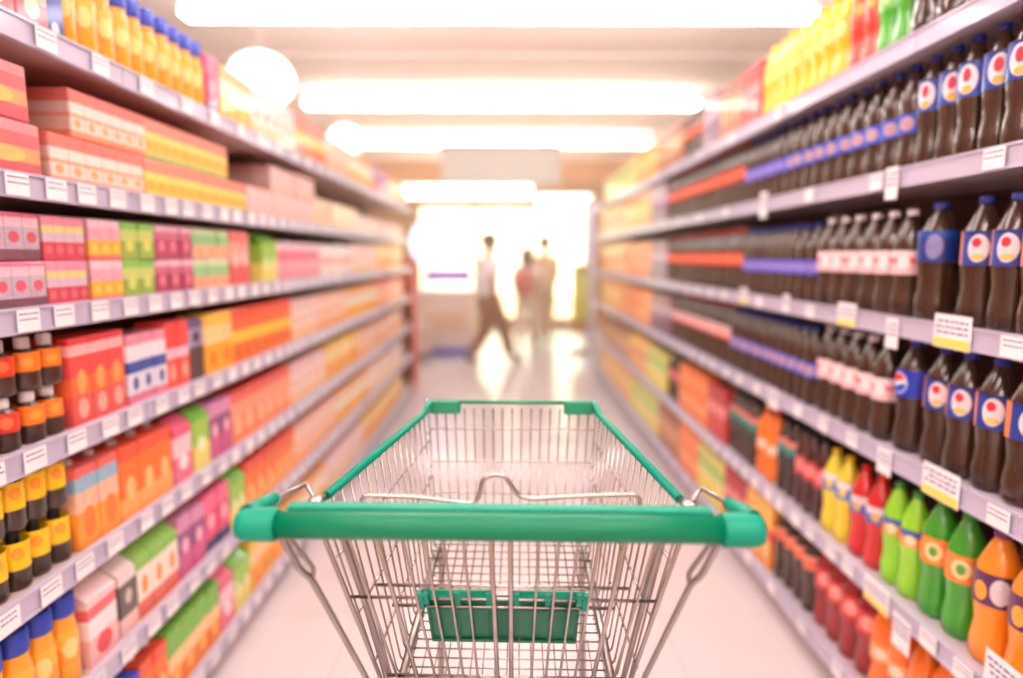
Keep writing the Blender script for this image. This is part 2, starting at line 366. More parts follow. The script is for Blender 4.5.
# small bottles of the left rack
B('isotonic', 'juice_bottle', 'bottle', 'orange-yellow drink bottle with blue cap', .067, .215, liquid('isotonic', (248, 172, 40), .3), mat('cap_bigblue', (52, 74, 185), .35), lab('iso', [(0, (248, 160, 40)), (.5, (250, 190, 60))], [(.5, .5, .26, .3, (252, 222, 140))]), lz=(.25, .62), shape='wide', capr=.0295)
B('red_small', 'juice_bottle', 'bottle', 'small red-sleeved bottle', .062, .112, liquid('dark_sauce', (62, 36, 26), .3), CAPW, lab('redsl', [(0, (220, 60, 40))], [(.5, .5, .22, .3, (240, 120, 70))]), lz=(.36, .72), shape='wide', capr=.014)
B('orange_small', 'juice_bottle', 'bottle', 'small orange-sleeved bottle', .062, .112, liquid('dark_sauce', (62, 36, 26), .3), CAPW, lab('orsl', [(0, (246, 130, 30))], [(.5, .5, .22, .3, (250, 160, 60))]), lz=(.36, .72), shape='wide', capr=.014)
B('yellow_small', 'juice_bottle', 'bottle', 'dark yellow-sleeved bottle', .062, .125, liquid('dark_brown', (52, 36, 22), .3), BLACK, lab('yelsl', [(0, (250, 205, 20))], [(.5, .6, .2, .22, (252, 160, 40))]), lz=(.36, .82), shape='wide', capr=.013)

def pack(key, desc, w, h, bands, blobs=(), reps=1, name='juice_pack', cat='carton pack', d=.26):
    X(key, name, cat, desc, w, d, h, bands, blobs, reps)
def carton(key, desc, w, h, bands, blobs=(), cap=None, gable=False, d=.09):
    X(key, 'juice_carton', 'carton', desc, w, d, h, bands, blobs, 1, cap, gable)
pack('pinkbox', 'pink and rose shrink-wrapped juice pack', .30, .112, [(0, (205, 92, 100)), (.28, (235, 160, 110)), (.55, (226, 108, 116)), (.8, (240, 150, 156))], [(.5, .4, .28, .14, (245, 190, 110))], 2)
pack('peachbox', 'peach and white shrink-wrapped juice pack', .44, .108, [(0, (246, 150, 110)), (.15, (250, 215, 200)), (.42, (246, 165, 130)), (.5, (252, 226, 216)), (.72, (240, 120, 110))], [(.5, .3, .22, .1, (250, 170, 110))], 6)
pack('yellowbox', 'yellow and coral shrink-wrapped juice pack', .42, .108, [(0, (190, 200, 110)), (.16, (250, 195, 70)), (.45, (252, 220, 110)), (.66, (242, 140, 120))], [(.5, .34, .28, .14, (252, 170, 50))], 6)
pack('whitebox', 'pale pink shrink-wrapped juice pack', .34, .108, [(0, (246, 190, 170)), (.3, (250, 228, 220)), (.7, (244, 200, 196))], [(.5, .5, .25, .2, (236, 150, 150))], 4)
pack('creambox', 'cream and apricot boxed juice pack', .28, .14, [(0, (250, 200, 140)), (.3, (252, 232, 210)), (.75, (248, 210, 170))], [(.5, .5, .25, .2, (246, 170, 110))], 3)
pack('greypack', 'grey-lilac juice box pack', .20, .098, [(0, (120, 80, 90)), (.25, (196, 176, 190)), (.7, (232, 196, 210)), (.9, (226, 110, 140))], [(.5, .5, .3, .12, (210, 90, 110))], 4, d=.2)
pack('rosepack', 'rose juice box pack', .20, .098, [(0, (206, 70, 90)), (.42, (214, 190, 206)), (.62, (236, 216, 140)), (.78, (236, 150, 175))], [(.5, .25, .3, .1, (230, 110, 120))], 4, d=.2)
pack('amberpack', 'pink-amber juice box pack', .16, .098, [(0, (226, 110, 110)), (.12, (250, 180, 60)), (.5, (230, 170, 185)), (.8, (240, 205, 215))], [(.5, .3, .25, .12, (252, 205, 90))], 3, d=.2)
carton('lime_brick', 'lime green drink carton', .068, .098, [(0, (150, 180, 80)), (.5, (196, 214, 120)), (.8, (130, 200, 90))], [(.5, .4, .25, .18, (214, 220, 110))])
carton('plum_brick', 'plum-coloured drink carton', .075, .098, [(0, (176, 66, 100)), (.6, (200, 110, 140)), (.82, (236, 190, 206))], [(.5, .4, .22, .16, (226, 130, 150))])
carton('mint_brick', 'mint and peach drink carton', .078, .098, [(0, (236, 180, 150)), (.45, (150, 205, 140)), (.8, (206, 226, 180))], [(.5, .25, .25, .16, (246, 160, 120))])
carton('coral_brick', 'coral pink drink carton', .08, .20, [(0, (220, 90, 90)), (.4, (240, 160, 150)), (.8, (236, 120, 120))], [(.5, .5, .22, .16, (250, 210, 200))])
carton('white_brick', 'white and pink drink carton', .085, .17, [(0, (248, 225, 215)), (.4, (246, 190, 170)), (.6, (252, 240, 236))], [(.5, .5, .22, .12, (240, 130, 130))])
carton('rose_tall', 'tall rose pink drink carton', .085, .17, [(0, (240, 150, 165)), (.5, (236, 120, 150)), (.8, (250, 215, 225))], [(.5, .4, .25, .15, (250, 200, 205))])
carton('red_tall', 'tall red juice carton', .082, .205, [(0, (226, 90, 84)), (.35, (240, 110, 60)), (.55, (232, 80, 80)), (.8, (246, 190, 190)), (.92, (226, 60, 60))], [(.5, .5, .26, .14, (250, 160, 90)), (.5, .2, .26, .12, (240, 170, 160))])
carton('blue_white', 'white carton with navy and pink print', .062, .185, [(0, (226, 130, 150)), (.15, (226, 226, 240)), (.45, (60, 80, 160)), (.62, (240, 236, 244)), (.85, (236, 150, 170))], [(.5, .3, .2, .1, (70, 80, 150))])
carton('scarlet_tall_c', 'scarlet juice carton with pale waist', .075, .20, [(0, (240, 90, 80)), (.45, (232, 196, 210)), (.6, (238, 80, 80))], [(.5, .25, .24, .12, (250, 170, 150))])
carton('mocha', 'dark brown drink carton with lilac top', .08, .195, [(0, (88, 56, 60)), (.55, (170, 150, 190)), (.85, (110, 90, 130))], [(.5, .7, .24, .1, (60, 50, 80))])
carton('honey', 'honey yellow juice carton', .085, .20, [(0, (248, 176, 40)), (.5, (250, 214, 150)), (.8, (250, 200, 80))], [(.5, .25, .28, .14, (240, 130, 40))])
carton('sunset', 'red and yellow juice carton', .085, .20, [(0, (240, 120, 40)), (.38, (252, 205, 70)), (.6, (246, 110, 70)), (.85, (236, 84, 60))], [(.5, .2, .26, .12, (220, 90, 40))])
carton('peach_tall', 'pale peach juice carton', .085, .19, [(0, (250, 170, 110)), (.3, (252, 220, 196)), (.8, (246, 190, 170))], [(.5, .5, .24, .14, (246, 140, 100))])
carton('sky_orange', 'orange and sky blue capped carton', .085, .195, [(0, (248, 160, 60)), (.45, (236, 190, 160)), (.7, (150, 186, 210)), (.88, (236, 110, 100))], [(.5, .3, .28, .2, (250, 130, 40))], cap=CAPW)
carton('tangerine', 'tangerine orange juice carton with cap', .085, .195, [(0, (248, 170, 90)), (.3, (246, 120, 40)), (.8, (236, 90, 60))], [(.5, .4, .24, .16, (252, 196, 120))], cap=CAPW)
carton('pinkgable', 'pink gable-top drink carton', .08, .20, [(0, (236, 120, 150)), (.4, (250, 210, 220)), (.7, (226, 90, 130))], [(.5, .3, .24, .12, (250, 240, 240))], gable=True)
carton('limegable', 'lime gable-top drink carton', .08, .20, [(0, (236, 226, 120)), (.4, (160, 210, 80)), (.8, (110, 190, 60))], [(.5, .4, .24, .12, (240, 250, 200))], gable=True)
carton('violet', 'violet and pink juice carton', .085, .19, [(0, (206, 90, 140)), (.4, (150, 80, 130)), (.75, (220, 150, 190))], [(.5, .5, .24, .12, (246, 190, 210))])
carton('salmon', 'salmon orange juice carton', .10, .19, [(0, (246, 140, 90)), (.5, (250, 160, 130)), (.8, (238, 100, 90))], [(.5, .35, .3, .18, (250, 190, 150))])
carton('berrywhite', 'white juice carton with berry print', .082, .195, [(0, (240, 190, 190)), (.35, (250, 240, 240)), (.6, (236, 110, 120)), (.75, (244, 214, 214))], [(.5, .2, .28, .14, (226, 70, 80))], gable=True)
carton('charcoal', 'charcoal and white juice carton', .082, .195, [(0, (240, 200, 190)), (.25, (100, 90, 86)), (.7, (240, 226, 222))], [(.5, .5, .2, .1, (200, 190, 180))], gable=True)
carton('herb', 'white and green herb drink carton', .082, .195, [(0, (226, 110, 90)), (.25, (246, 240, 225)), (.7, (140, 200, 80))], [(.5, .45, .22, .14, (240, 150, 60))], gable=True)
carton('magenta', 'magenta pink drink carton', .082, .195, [(0, (60, 60, 110)), (.2, (226, 70, 120)), (.7, (240, 110, 150))], [(.5, .5, .24, .14, (250, 180, 200))])
carton('apple', 'green and orange juice carton', .085, .20, [(0, (240, 130, 40)), (.35, (250, 210, 150)), (.6, (120, 190, 70))], [(.5, .25, .24, .16, (248, 180, 60))], cap=CAPG)
carton('bluebrick', 'deep blue drink carton', .085, .19, [(0, (40, 66, 180)), (.7, (60, 90, 210))], [(.5, .4, .24, .16, (90, 120, 220))])
carton('pinkcan', 'pink and cream boxed drink', .085, .12, [(0, (216, 96, 110)), (.5, (240, 190, 170)), (.75, (226, 120, 136))], [(.5, .4, .24, .2, (246, 220, 190))])
carton('navybox', 'tall navy blue drink carton', .085, .235, [(0, (40, 48, 110)), (.15, (56, 70, 160)), (.8, (44, 54, 130))], [(.5, .12, .2, .06, (230, 230, 250))])
carton('yellowwhite', 'yellow and white juice carton', .09, .19, [(0, (250, 190, 50)), (.42, (250, 236, 210)), (.75, (246, 180, 120))], [(.5, .2, .3, .14, (250, 150, 50))])
carton('creamtop', 'cream and pink juice carton', .09, .19, [(0, (250, 200, 150)), (.3, (252, 232, 222)), (.7, (246, 206, 200))], [(.5, .5, .24, .12, (240, 150, 120))])
carton('gold_r', 'golden yellow drink carton', .09, .27, [(0, (246, 170, 50)), (.4, (250, 200, 90)), (.75, (246, 150, 60))], [(.5, .5, .26, .14, (252, 226, 150))])
carton('plum_r', 'purple drink carton', .09, .27, [(0, (120, 70, 110)), (.5, (170, 120, 160)), (.7, (130, 60, 90))], [(.5, .6, .24, .12, (220, 190, 215))])
carton('orange_r', 'bright orange drink carton', .095, .27, [(0, (246, 120, 30)), (.5, (250, 150, 70)), (.55, (246, 120, 30))], [(.5, .3, .3, .12, (252, 196, 140)), (.5, .75, .25, .1, (252, 180, 110))])
carton('amber_r', 'amber drink carton with red band', .09, .27, [(0, (240, 150, 50)), (.45, (225, 70, 50)), (.6, (248, 190, 80))], [(.5, .25, .24, .12, (250, 220, 150))])
carton('lime_r', 'lime and yellow drink carton', .09, .25, [(0, (240, 220, 80)), (.5, (170, 205, 70)), (.8, (235, 220, 120))], [(.5, .5, .24, .12, (250, 245, 190))])
carton('ruby_r', 'ruby red drink carton', .09, .26, [(0, (205, 50, 50)), (.5, (226, 90, 90)), (.7, (180, 40, 50))], [(.5, .55, .24, .12, (245, 190, 190))])
carton('copper_r', 'copper brown drink carton', .09, .26, [(0, (176, 96, 50)), (.5, (220, 150, 90)), (.7, (160, 80, 44))], [(.5, .4, .22, .12, (245, 200, 150))])

TIERS = {'L': ['top shelf', 'second shelf', 'third shelf', 'fourth shelf', 'fifth shelf', 'sixth shelf', 'bottom shelf'],
         'R': ['top shelf', 'second shelf', 'third shelf', 'fourth shelf', 'fifth shelf', 'bottom shelf']}
def u_to_y(u, side, z):
    X_ = XL if side == 'L' else XR
    return (F * X_ / (u - 508) - (H - z) * ST) / CT
used_labels = set(); counts = {}
QUEUE = []
def place(kind, loc, label, group, rz=0.0, sc=(1, 1, 1)):
    assert label not in used_labels, label
    used_labels.add(label); QUEUE.append((kind, loc, label, group, rz, sc))
def place_now(kind, loc, label, group, rz, sc):
    k = KIND[kind]; nm = k['name']
    o = bpy.data.objects.new(nm, k['meshes'][0]); C.objects.link(o); o.location = loc; o.rotation_euler = (0, 0, rz); o.scale = sc
    tag(o, label, k['cat'], group)
    pn = ['', 'cap', 'label'] if k['t'] == 'bottle' else ['', 'cap']
    for i, me in enumerate(k['meshes'][1:], 1):
        p = bpy.data.objects.new(pn[i], me); C.objects.link(p); p.parent = o
    counts[nm] = counts.get(nm, 0) + 1
    return o
def place_all():
    by = {}
    for q in QUEUE: by.setdefault(KIND[q[0]]['name'], []).append(q)
    for nm, qs in by.items():
        qs.sort(key=lambda q: q[1][1])
        for q in qs[:295]: place_now(*q)
        rest = qs[295:]
        if not rest: continue
        vs, fs, sm, mi, co, mats = [], [], [], [], [], []
        for (kind, loc, label, group, rz, sc) in rest:
            M_ = Matrix.Translation(loc) @ Matrix.Rotation(rz, 4, 'Z') @ Matrix.Diagonal((*sc, 1))
            for me in KIND[kind]['meshes']:
                m = me.materials[0]
                if m not in mats: mats.append(m)
                b0 = len(vs); vs += [tuple(M_ @ v.co) for v in me.vertices]
                co += [x for d in me.attributes['print_co'].data for x in d.vector]
                for p in me.polygons: fs.append(tuple(b0 + i for i in p.vertices)); sm.append(p.use_smooth); mi.append(mats.index(m))
        me = bpy.data.meshes.new(nm); me.from_pydata(vs, [], fs); me.polygons.foreach_set('use_smooth', sm)
        for m in mats: me.materials.append(m)
        me.polygons.foreach_set('material_index', mi)
        me.attributes.new('print_co', 'FLOAT_VECTOR', 'POINT').data.foreach_set('vector', co)
        me.update()
        o = bpy.data.objects.new(nm + '_stock', me); C.objects.link(o)
        tag(o, 'blurred far %ss filling the shelves near the end of the aisle' % nm.replace('_', ' '), KIND[rest[0][0]]['cat'], None, 'stuff')
        counts[nm + '_far'] = len(rest)
def run(side, ti, u0, u1, kind, layers=1, start=None, gap=.003, back=.017, zoff=0, dsc=None, toy=None):
    """fill one tier between two sight lines with a row of one product"""
    zs = (LZ if side == 'L' else RZ)[ti] + RAILH / 2 - .008 + .0005
    k = KIND[kind]; s = -1 if side == 'L' else 1; Xf = XL if side == 'L' else XR
    zm = zs + zoff + k['h'] * layers / 2
    ya, yb = (start if start is not None else u_to_y(u0, side, zm)), (toy if toy is not None else u_to_y(u1, side, zm))
    n = max(1, int(round((yb - ya) / (k['w'] + gap)))); p = (yb - ya) / n
    fit = (p - gap) / k['w']
    if k['t'] == 'box': sc = (1, max(.7, min(1.35, fit)), 1)
    else: sc = (min(1, fit), min(1, fit), 1)
    rackn = 'left rack' if side == 'L' else 'right rack'
    desc = dsc or k['desc']; sh = TIERS[side][ti]
    for L in range(layers):
        for i in range(n):
            if layers > 1 and L == layers - 1 and (kind, i) in SKIP: continue
            lay = '' if layers == 1 else (' lower layer,' if L == 0 else ' upper layer,')
            if n == 1: lb = '%s,%s single one, %s, %s' % (desc, lay, sh, rackn)
            else: lb = '%s,%s %s from near end, %s, %s' % (desc, lay, ORD[i], sh, rackn)
            lb = lb.replace(',,', ',')
            j = 2
            while lb in used_labels:
                lb = '%s,%s %s from near end of %s run, %s, %s' % (desc, lay, ORD[i], ['', '', 'next', 'later', 'farther', 'farthest'][min(j, 5)], sh, rackn); j += 1
                if j > 8: break
            jit = 0
            place(kind, (Xf + s * (k['d'] / 2 + back + random.uniform(0, .006)), ya + p * (i + .5) + jit, zs + zoff + L * (k['h'] + .0008)), lb,
                  '%ss on the %s of the %s' % (k['name'].replace('_', ' '), sh, rackn), random.uniform(-.006, .006) if k['t'] == 'box' else -s * -.6 * (1 if s > 0 else 1) + random.uniform(-.2, .2), sc)
    return yb
SKIP = set()
Y0 = 1.0
def chain(side, ti, items, start=Y0):
    y = start
    for it in items:
        u1, kind = it[0], it[1]; kw = it[2] if len(it) > 2 else {}
        if kind is None:
            zs = (LZ if side == 'L' else RZ)[ti]; y = u_to_y(u1, side, zs + .1); continue
        y = run(side, ti, None, u1, kind, start=y, **kw) + .004
# LEFT RACK --------------------------------------------------------
chain('L', 0, [(55, 'pinkcan', dict(layers=2)), (72, 'navybox'), (214, 'isotonic'), (226, 'magenta'), (258, 'yellowwhite'), (300, 'creamtop'), (330, 'sunset'), (352, 'peach_tall'), (376, 'yellowwhite'), (392, 'violet'), (402, 'honey'), (408, 'creamtop')])
chain('L', 1, [(58, 'pinkbox'), (152, 'peachbox'), (252, 'yellowbox'), (318, 'whitebox'), (360, 'creambox'), (404, 'whitebox')])
zt = .1085
run('L', 1, 3, 52, 'pinkbox', start=1.02, toy=1.40, zoff=.1135, dsc='pink juice pack stacked on another')
for (ua, ub, kd) in ((80, 152, 'peachbox'), (155, 184, 'yellowbox'), (193, 234, 'yellowbox'), (276, 318, 'whitebox'), (330, 356, 'creambox')):
    z = LZ[1] + RAILH / 2 + zt + .02
    if kd == 'creambox' : continue
    run('L', 1, ua, ub, kd, start=u_to_y(ua, 'L', z + .05), toy=u_to_y(ub, 'L', z + .05), zoff=zt + .001 + .001,
        dsc={80: 'long peach pack on upper layer', 155: 'short yellow pack on upper layer', 193: 'longer yellow pack standing alone on top', 276: 'pale pack on upper layer'}[ua])
chain('L', 2, [(55, 'greypack', dict(layers=2)), (98, 'rosepack', dict(layers=2)), (131, 'amberpack', dict(layers=2)), (163, 'lime_brick', dict(layers=2)), (200, 'plum_brick', dict(layers=2)), (236, 'mint_brick', dict(layers=2)), (256, 'coral_brick'), (268, None), (282, 'limegable'), (324, 'rose_tall'), (356, 'white_brick'), (380, 'creamtop'), (404, 'honey')])
chain('L', 3, [(38, 'red_small', dict(layers=2)), (80, 'orange_small', dict(layers=2)), (135, 'red_tall'), (174, 'blue_white'), (196, 'scarlet_tall_c'), (211, 'mocha'), (238, 'honey'), (296, 'sunset'), (322, 'creamtop'), (348, 'peach_tall'), (380, 'yellowwhite'), (404, 'salmon')])
chain('L', 4, [(86, 'yellow_small', dict(layers=2)), (128, 'sky_orange'), (180, 'tangerine'), (200, 'pinkgable'), (216, 'limegable'), (238, 'violet'), (296, 'salmon'), (330, 'creamtop'), (362, 'honey'), (404, 'peach_tall')])
chain('L', 5, [(96, 'isotonic'), (128, 'berrywhite'), (146, 'charcoal'), (186, 'herb'), (212, 'violet'), (236, 'magenta'), (252, 'limegable'), (300, 'tangerine'), (340, 'peach_tall'), (372, 'yellowwhite'), (404, 'creamtop')])
chain('L', 6, [(150, 'bluebrick'), (176, 'tangerine'), (226, 'apple'), (240, 'pinkgable'), (256, 'limegable'), (290, 'honey'), (330, 'yellowwhite'), (366, 'creamtop'), (404, 'honey')])
# RIGHT RACK -------------------------------------------------------
chain('R', 0, [(897, 'cola_navy'), (864, 'green_tall'), (838, 'scarlet_tall'), (756, 'yellow_tall'), (736, 'ruby_r'), (716, 'copper_r'), (700, 'plum_r'), (680, 'cola_red'), (655, 'copper_r'), (634, 'gold_r'), (604, 'lime_r')])
chain('R', 1, [(903, 'cola_wide'), (776, 'cola_blue'), (738, 'cola_indigo'), (664, 'cola_red'), (648, 'plum_r'), (622, 'gold_r'), (600, 'amber_r')])
chain('R', 2, [(944, 'cola_gold'), (926, None), (899, 'cola_navy'), (808, 'cola_pink'), (736, 'cola_indigo'), (664, 'cola_red'), (648, 'plum_r'), (624, 'orange_r'), (600, 'amber_r')])
chain('R', 3, [(907, 'cola_gold'), (877, 'cola_globe'), (806, 'cola_pink'), (724, 'cola_blue'), (668, 'cola_redwhite'), (648, 'plum_r'), (618, 'orange_r'), (600, 'gold_r')])
chain('R', 4, [(952, 'orange_purple'), (903, 'green_orange'), (869, 'lime_orange'), (838, 'red_blue'), (812, 'yellow_blue'), (784, 'cola_ruby'), (768, 'cola_teal'), (748, 'orange_plain'), (722, 'cola_teal'), (704, 'ruby_r'), (676, 'orange_r'), (664, 'cola_ruby'), (644, 'lime_r'), (628, 'amber_r'), (600, 'copper_r')])
chain('R', 5, [(858, 'orange_plain'), (803, 'red_deep'), (766, 'dark_peach'), (742, 'amber_r'), (720, 'ruby_r'), (694, 'lime_r'), (676, 'orange_r'), (656, 'copper_r'), (630, 'lime_r'), (600, 'gold_r')])

place_all()
# the round emblem of the globe bottle: red over white wave over blue, set on the label
for o in list(C.objects):
    if o.name.startswith('cola_bottle') and o.parent is None and 'globe emblem' in o.get('label', ''):
        o.rotation_euler.z = PI
        lb_ = [c for c in o.children if c.name.startswith('label')][0]
        k = KIND['cola_globe']; R = k['w'] * .485 * 1.012
        def patch(zf0, zf1, col, r, off):
            b = MB(); vs = []; fs = []; n = 14
            for i in range(n + 1):
                t = -1 + 2 * i / n; hh = math.sqrt(max(0, 1 - t * t)) * r; a = t * r / R
                zlo = max(-hh, min(hh, zf0(t) * r)); zhi = max(-hh, min(hh, zf1(t) * r))
                for zz in (zlo, zhi):
                    for q in (R + off - .0004, R + off): vs.append((q * math.cos(a), q * math.sin(a), k['h'] * .62 + zz))
            for i in range(n):
                a0, b0 = i * 4, (i + 1) * 4
                fs += [(a0 + 1, b0 + 1, b0 + 3, a0 + 3), (a0, a0 + 2, b0 + 2, b0), (a0, b0, b0 + 1, a0 + 1), (a0 + 2, a0 + 3, b0 + 3, b0 + 2)]
            b.add(vs, fs); b.build('emblem', col, lb_)
        patch(lambda t: -1, lambda t: 1, mat('emblem_white', (246, 244, 250), .4), .029, .0006)
        patch(lambda t: .22 + .22 * math.sin(t * 2.2), lambda t: 1, mat('emblem_red', (225, 30, 50), .4), .026, .0012)
        patch(lambda t: -1, lambda t: -.22 + .22 * math.sin(t * 2.2), mat('emblem_blue', (30, 80, 200), .4), .026, .0012)

# ------------------------------------------------------------------ price tags and cards
def ticket(side, ti, y, w=.062, h=.044, label=None, group='price tickets', dz=0, yellow=False, lines=2, cat='price tag', name='shelf_price_tag'):
    s = -1 if side == 'L' else 1; Xf = XL if side == 'L' else XR; z = (LZ if side == 'L' else RZ)[ti] + dz
    t = 0.0012
    b = MB(); xs = sorted((-s * .0, -s * t)); b.box(xs[0], xs[1], -w / 2, w / 2, -h / 2, h / 2)
    o = b.build(name, WHITE); o.location = (Xf - s * .0075, y, z)
    tag(o, label, cat, group)
    if yellow:
        b = MB(); xs = sorted((-s * (t + .0002), -s * (t + .0008))); b.box(xs[0], xs[1], -w / 2 + .002, w / 2 - .002, -h / 2 + .002, -h / 2 + h * .30); b.build('yellow_strip', mat('card_yellow', (250, 225, 110), .5), o)
    if lines:
        b = MB(); xs = sorted((-s * (t + .0002), -s * (t + .0006)))
        rnd = random.Random(int(y * 1000) + ti)
        for j in range(lines):
            zz = h * (.30 - .5 * j / max(1, lines))
            yy = -w * .42
            while yy < w * .36:
                l = rnd.uniform(.06, .18) * w
                b.box(xs[0], xs[1], yy, min(yy + l, w * .44), zz - h * .035, zz + h * .035); yy += l + w * .04
        b.build('printed_line', mat('print_grey', (120, 120, 160), .6), o)
    return o
def tagrow(side, ti, ya, yb, pitch, **kw):
    n = int((yb - ya) / pitch)
    for i in range(n):
        y = ya + (i + .5) * pitch + random.uniform(-.012, .012)
        if any(abs(y - yy) < ww for yy, ww in BLOCK.get((side, ti), ())): continue
        ticket(side, ti, y, label='white price ticket, %s along the rail of the %s, %s' % (ORD[i], TIERS[side][ti], 'left rack' if side == 'L' else 'right rack'),
               group='price tickets on the %s rack' % ('left' if side == 'L' else 'right'), lines=0 if y > 2.2 else 2, **kw)
BLOCK = {}
def big(side, ti, u, w, h, label, dz, yellow=True, lines=3, name='shelf_price_card'):
    z = (LZ if side == 'L' else RZ)[ti] + dz; y = u_to_y(u, side, z)
    BLOCK.setdefault((side, ti), []).append((y, w / 2 + .035))
    ticket(side, ti, y, w, h, label, 'larger price cards on the right rack', dz, yellow, lines, 'price card', name)
big('R', 2, 957, .125, .078, 'large white price card with yellow strip on the third shelf rail, nearest one', .010)
big('R', 2, 850, .105, .070, 'white price card with yellow strip on the third shelf, left of the nearest one', .008)
big('R', 3, 945, .130, .078, 'large white price card with yellow strip on the fourth shelf above green bottles', .006)
big('R', 1, 896, .055, .085, 'small upright white price card hanging from second shelf over dark bottles', -.012, False)
big('R', 2, 896, .055, .080, 'small upright white price card between the two yellow-striped cards', -.02, False)
big('R', 1, 766, .075, .10, 'white and orange price card halfway along the second shelf rail', -.002, False)
big('R', 2, 789, .060, .065, 'upright white price card farther along the third shelf rail', .012, False)
big('R', 2, 746, .095, .070, 'pale price card with small yellow strip halfway along third shelf rail', .012)
big('R', 3, 888, .065, .070, 'upright white price card under the globe emblem bottle', -.012, False)
big('R', 3, 776, .10, .075, 'white price card with teal top halfway along the fourth shelf rail', -.004, False)
big('R', 4, 880, .12, .070, 'white price card with yellow strip on fifth shelf rail under lime bottles', -.004)
big('R', 4, 905, .075, .090, 'upright white price card over orange bottles of the bottom shelf', -.045, False)
big('R', 4, 1008, .10, .085, 'white price card in front of the nearest orange soda bottle', .06, False)
for ti in range(7): tagrow('L', ti, 1.12, 4.9 if ti < 5 else 4.3, .118 if ti else .20)
tagrow('R', 1, 1.2, 4.6, .42); tagrow('R', 2, 1.2, 5.0, .22); tagrow('R', 3, 1.2, 5.0, .19); tagrow('R', 4, 1.15, 5.0, .125); tagrow('R', 5, 1.5, 4.6, .25); tagrow('R', 0, 2.3, 5.0, .5)

# ------------------------------------------------------------------ shopping cart
CS = 1.0
cart = empty('shopping_cart', (-.013, .75, 0), -math.radians(2.0))
tag(cart, 'empty steel wire shopping cart with green plastic handle and green rim', 'shopping cart')
bpy.context.view_layer.update()
MI = cart.matrix_world.inverted()
CY = .75
def cl(u, v, y):                       # sight line -> cart coordinates at world distance y
    return MI @ ray_at_y(u, v, y)
hz = 1.075
# handle: an oval tube with a ridge behind it, and the two moulded ends
b = MB(); b.tube([(-.284, 0, hz), (-.14, 0, hz), (0, 0, hz), (.14, 0, hz), (.284, 0, hz)], .0168, 24)
b.build('handle', GREEN, cart)
b = MB(); b.box(-.262, .262, .012, .032, hz + .007, hz + .0185, .003)
b.build('handle_ridge', GREEN_CAP, cart)
for s in (-1, 1):
    b = MB(); prof = [(.0185, .268), (.0205, .270), (.0205, .303), (.0195, .311), (.015, .317), (.007, .320)]
    b.lathe([(r, s * x) for r, x in prof], 24, (0, 0, hz), axis='X')
    # wedge arm reaching forward to the steel bracket
    sec = [(.312, .004, .013, .019), (.307, .022, .012, .016), (.301, .040, .009, .012), (.297, .054, .007, .008)]
    vs = []; n = 12
    for (x, y, rx, rz_) in sec:
        for k in range(n):
            a = 2 * PI * k / n; vs.append((s * (x - .005) + rx * math.cos(a), y, hz + .004 + y * .16 + rz_ * math.sin(a)))
    fs = [(i * n + k, i * n + (k + 1) % n, (i + 1) * n + (k + 1) % n, (i + 1) * n + k) for i in range(3) for k in range(n)] + [tuple(range(n)), tuple(3 * n + k for k in reversed(range(n)))]
    b.add(vs, fs, True); b.build('handle_end', GREEN_CAP, cart)
# key geometry of the basket in cart coordinates (mirrored about the centre line)
zr, yr, wr = 1.064, .097, .252        # rear end of the rim
zf, yf, wf = 1.074, .620, .175        # front end of the rim
gz, gy, gw = .655, .255, .186         # bottom edge of the rear gate
fz, fy, fw = .820, .552, .152         # bottom edge of the front panel
def lerp(a, b, t): return a + (b - a) * t
def rimP(s, t): return Vector((s * lerp(wr, wf, t), lerp(yr, yf, t), lerp(zr, zf, t)))
def botP(s, t): return Vector((s * lerp(gw + .012, fw, t), lerp(gy, fy, t), lerp(gz, fz, t)))
for s in (-1, 1):
    b = MB(); N = 17
    for i in range(N):
        t = (i + .35) / N
        a = rimP(s, t); c = botP(s, max(0, (t - .06) / .94)) if True else None
        b.tube(fillet([a, c, c + Vector((-s * .02, 0, -.002))], .012), .0019, 6)
    for q, rr in ((.24, .0024), (.52, .0024), (.78, .0021)):
        b.tube([lerp(rimP(s, t), botP(s, max(0, (t - .06) / .94)), q) + Vector((s * .003, 0, 0)) for t in (.02, .25, .5, .75, .985)], rr, 6)
    b.build('side_panel', STEEL, cart)
# front panel
b = MB(); N = 17
for i in range(N):
    q = -1 + 2 * (i + .5) / N
    b.tube(fillet([(q * wf, yf, zf), (q * fw, fy, fz), (q * fw * 1.0, fy - .03, fz - .012)], .012), .0018, 6)
for q in (.17, .43, .68, .9):
    y = lerp(yf, fy, q); z = lerp(zf, fz, q); w = lerp(wf, fw, q)
    b.tube(fillet([(-w - .004, y - .03, z - .001), (-w - .004, y + .003, z), (w + .004, y + .003, z), (w + .004, y - .03, z - .001)], .012), .002, 6)
b.build('front_panel', STEEL, cart)
# floor grid
b = MB()
for i in range(17):
    q = -1 + 2 * (i + .5) / 17
    b.tube([(q * gw, gy, gz), (q * fw, fy, fz)], .0014, 6)
for i in range(20):
    t = (i + .3) / 20; w = lerp(gw, fw, t) + .006
    p = Vector((0, lerp(gy, fy, t), lerp(gz, fz, t) + .0025))
    b.tube([p + Vector((-w, 0, 0)), p + Vector((w, 0, 0))], .0015, 6)
b.build('floor_grid', STEEL, cart)
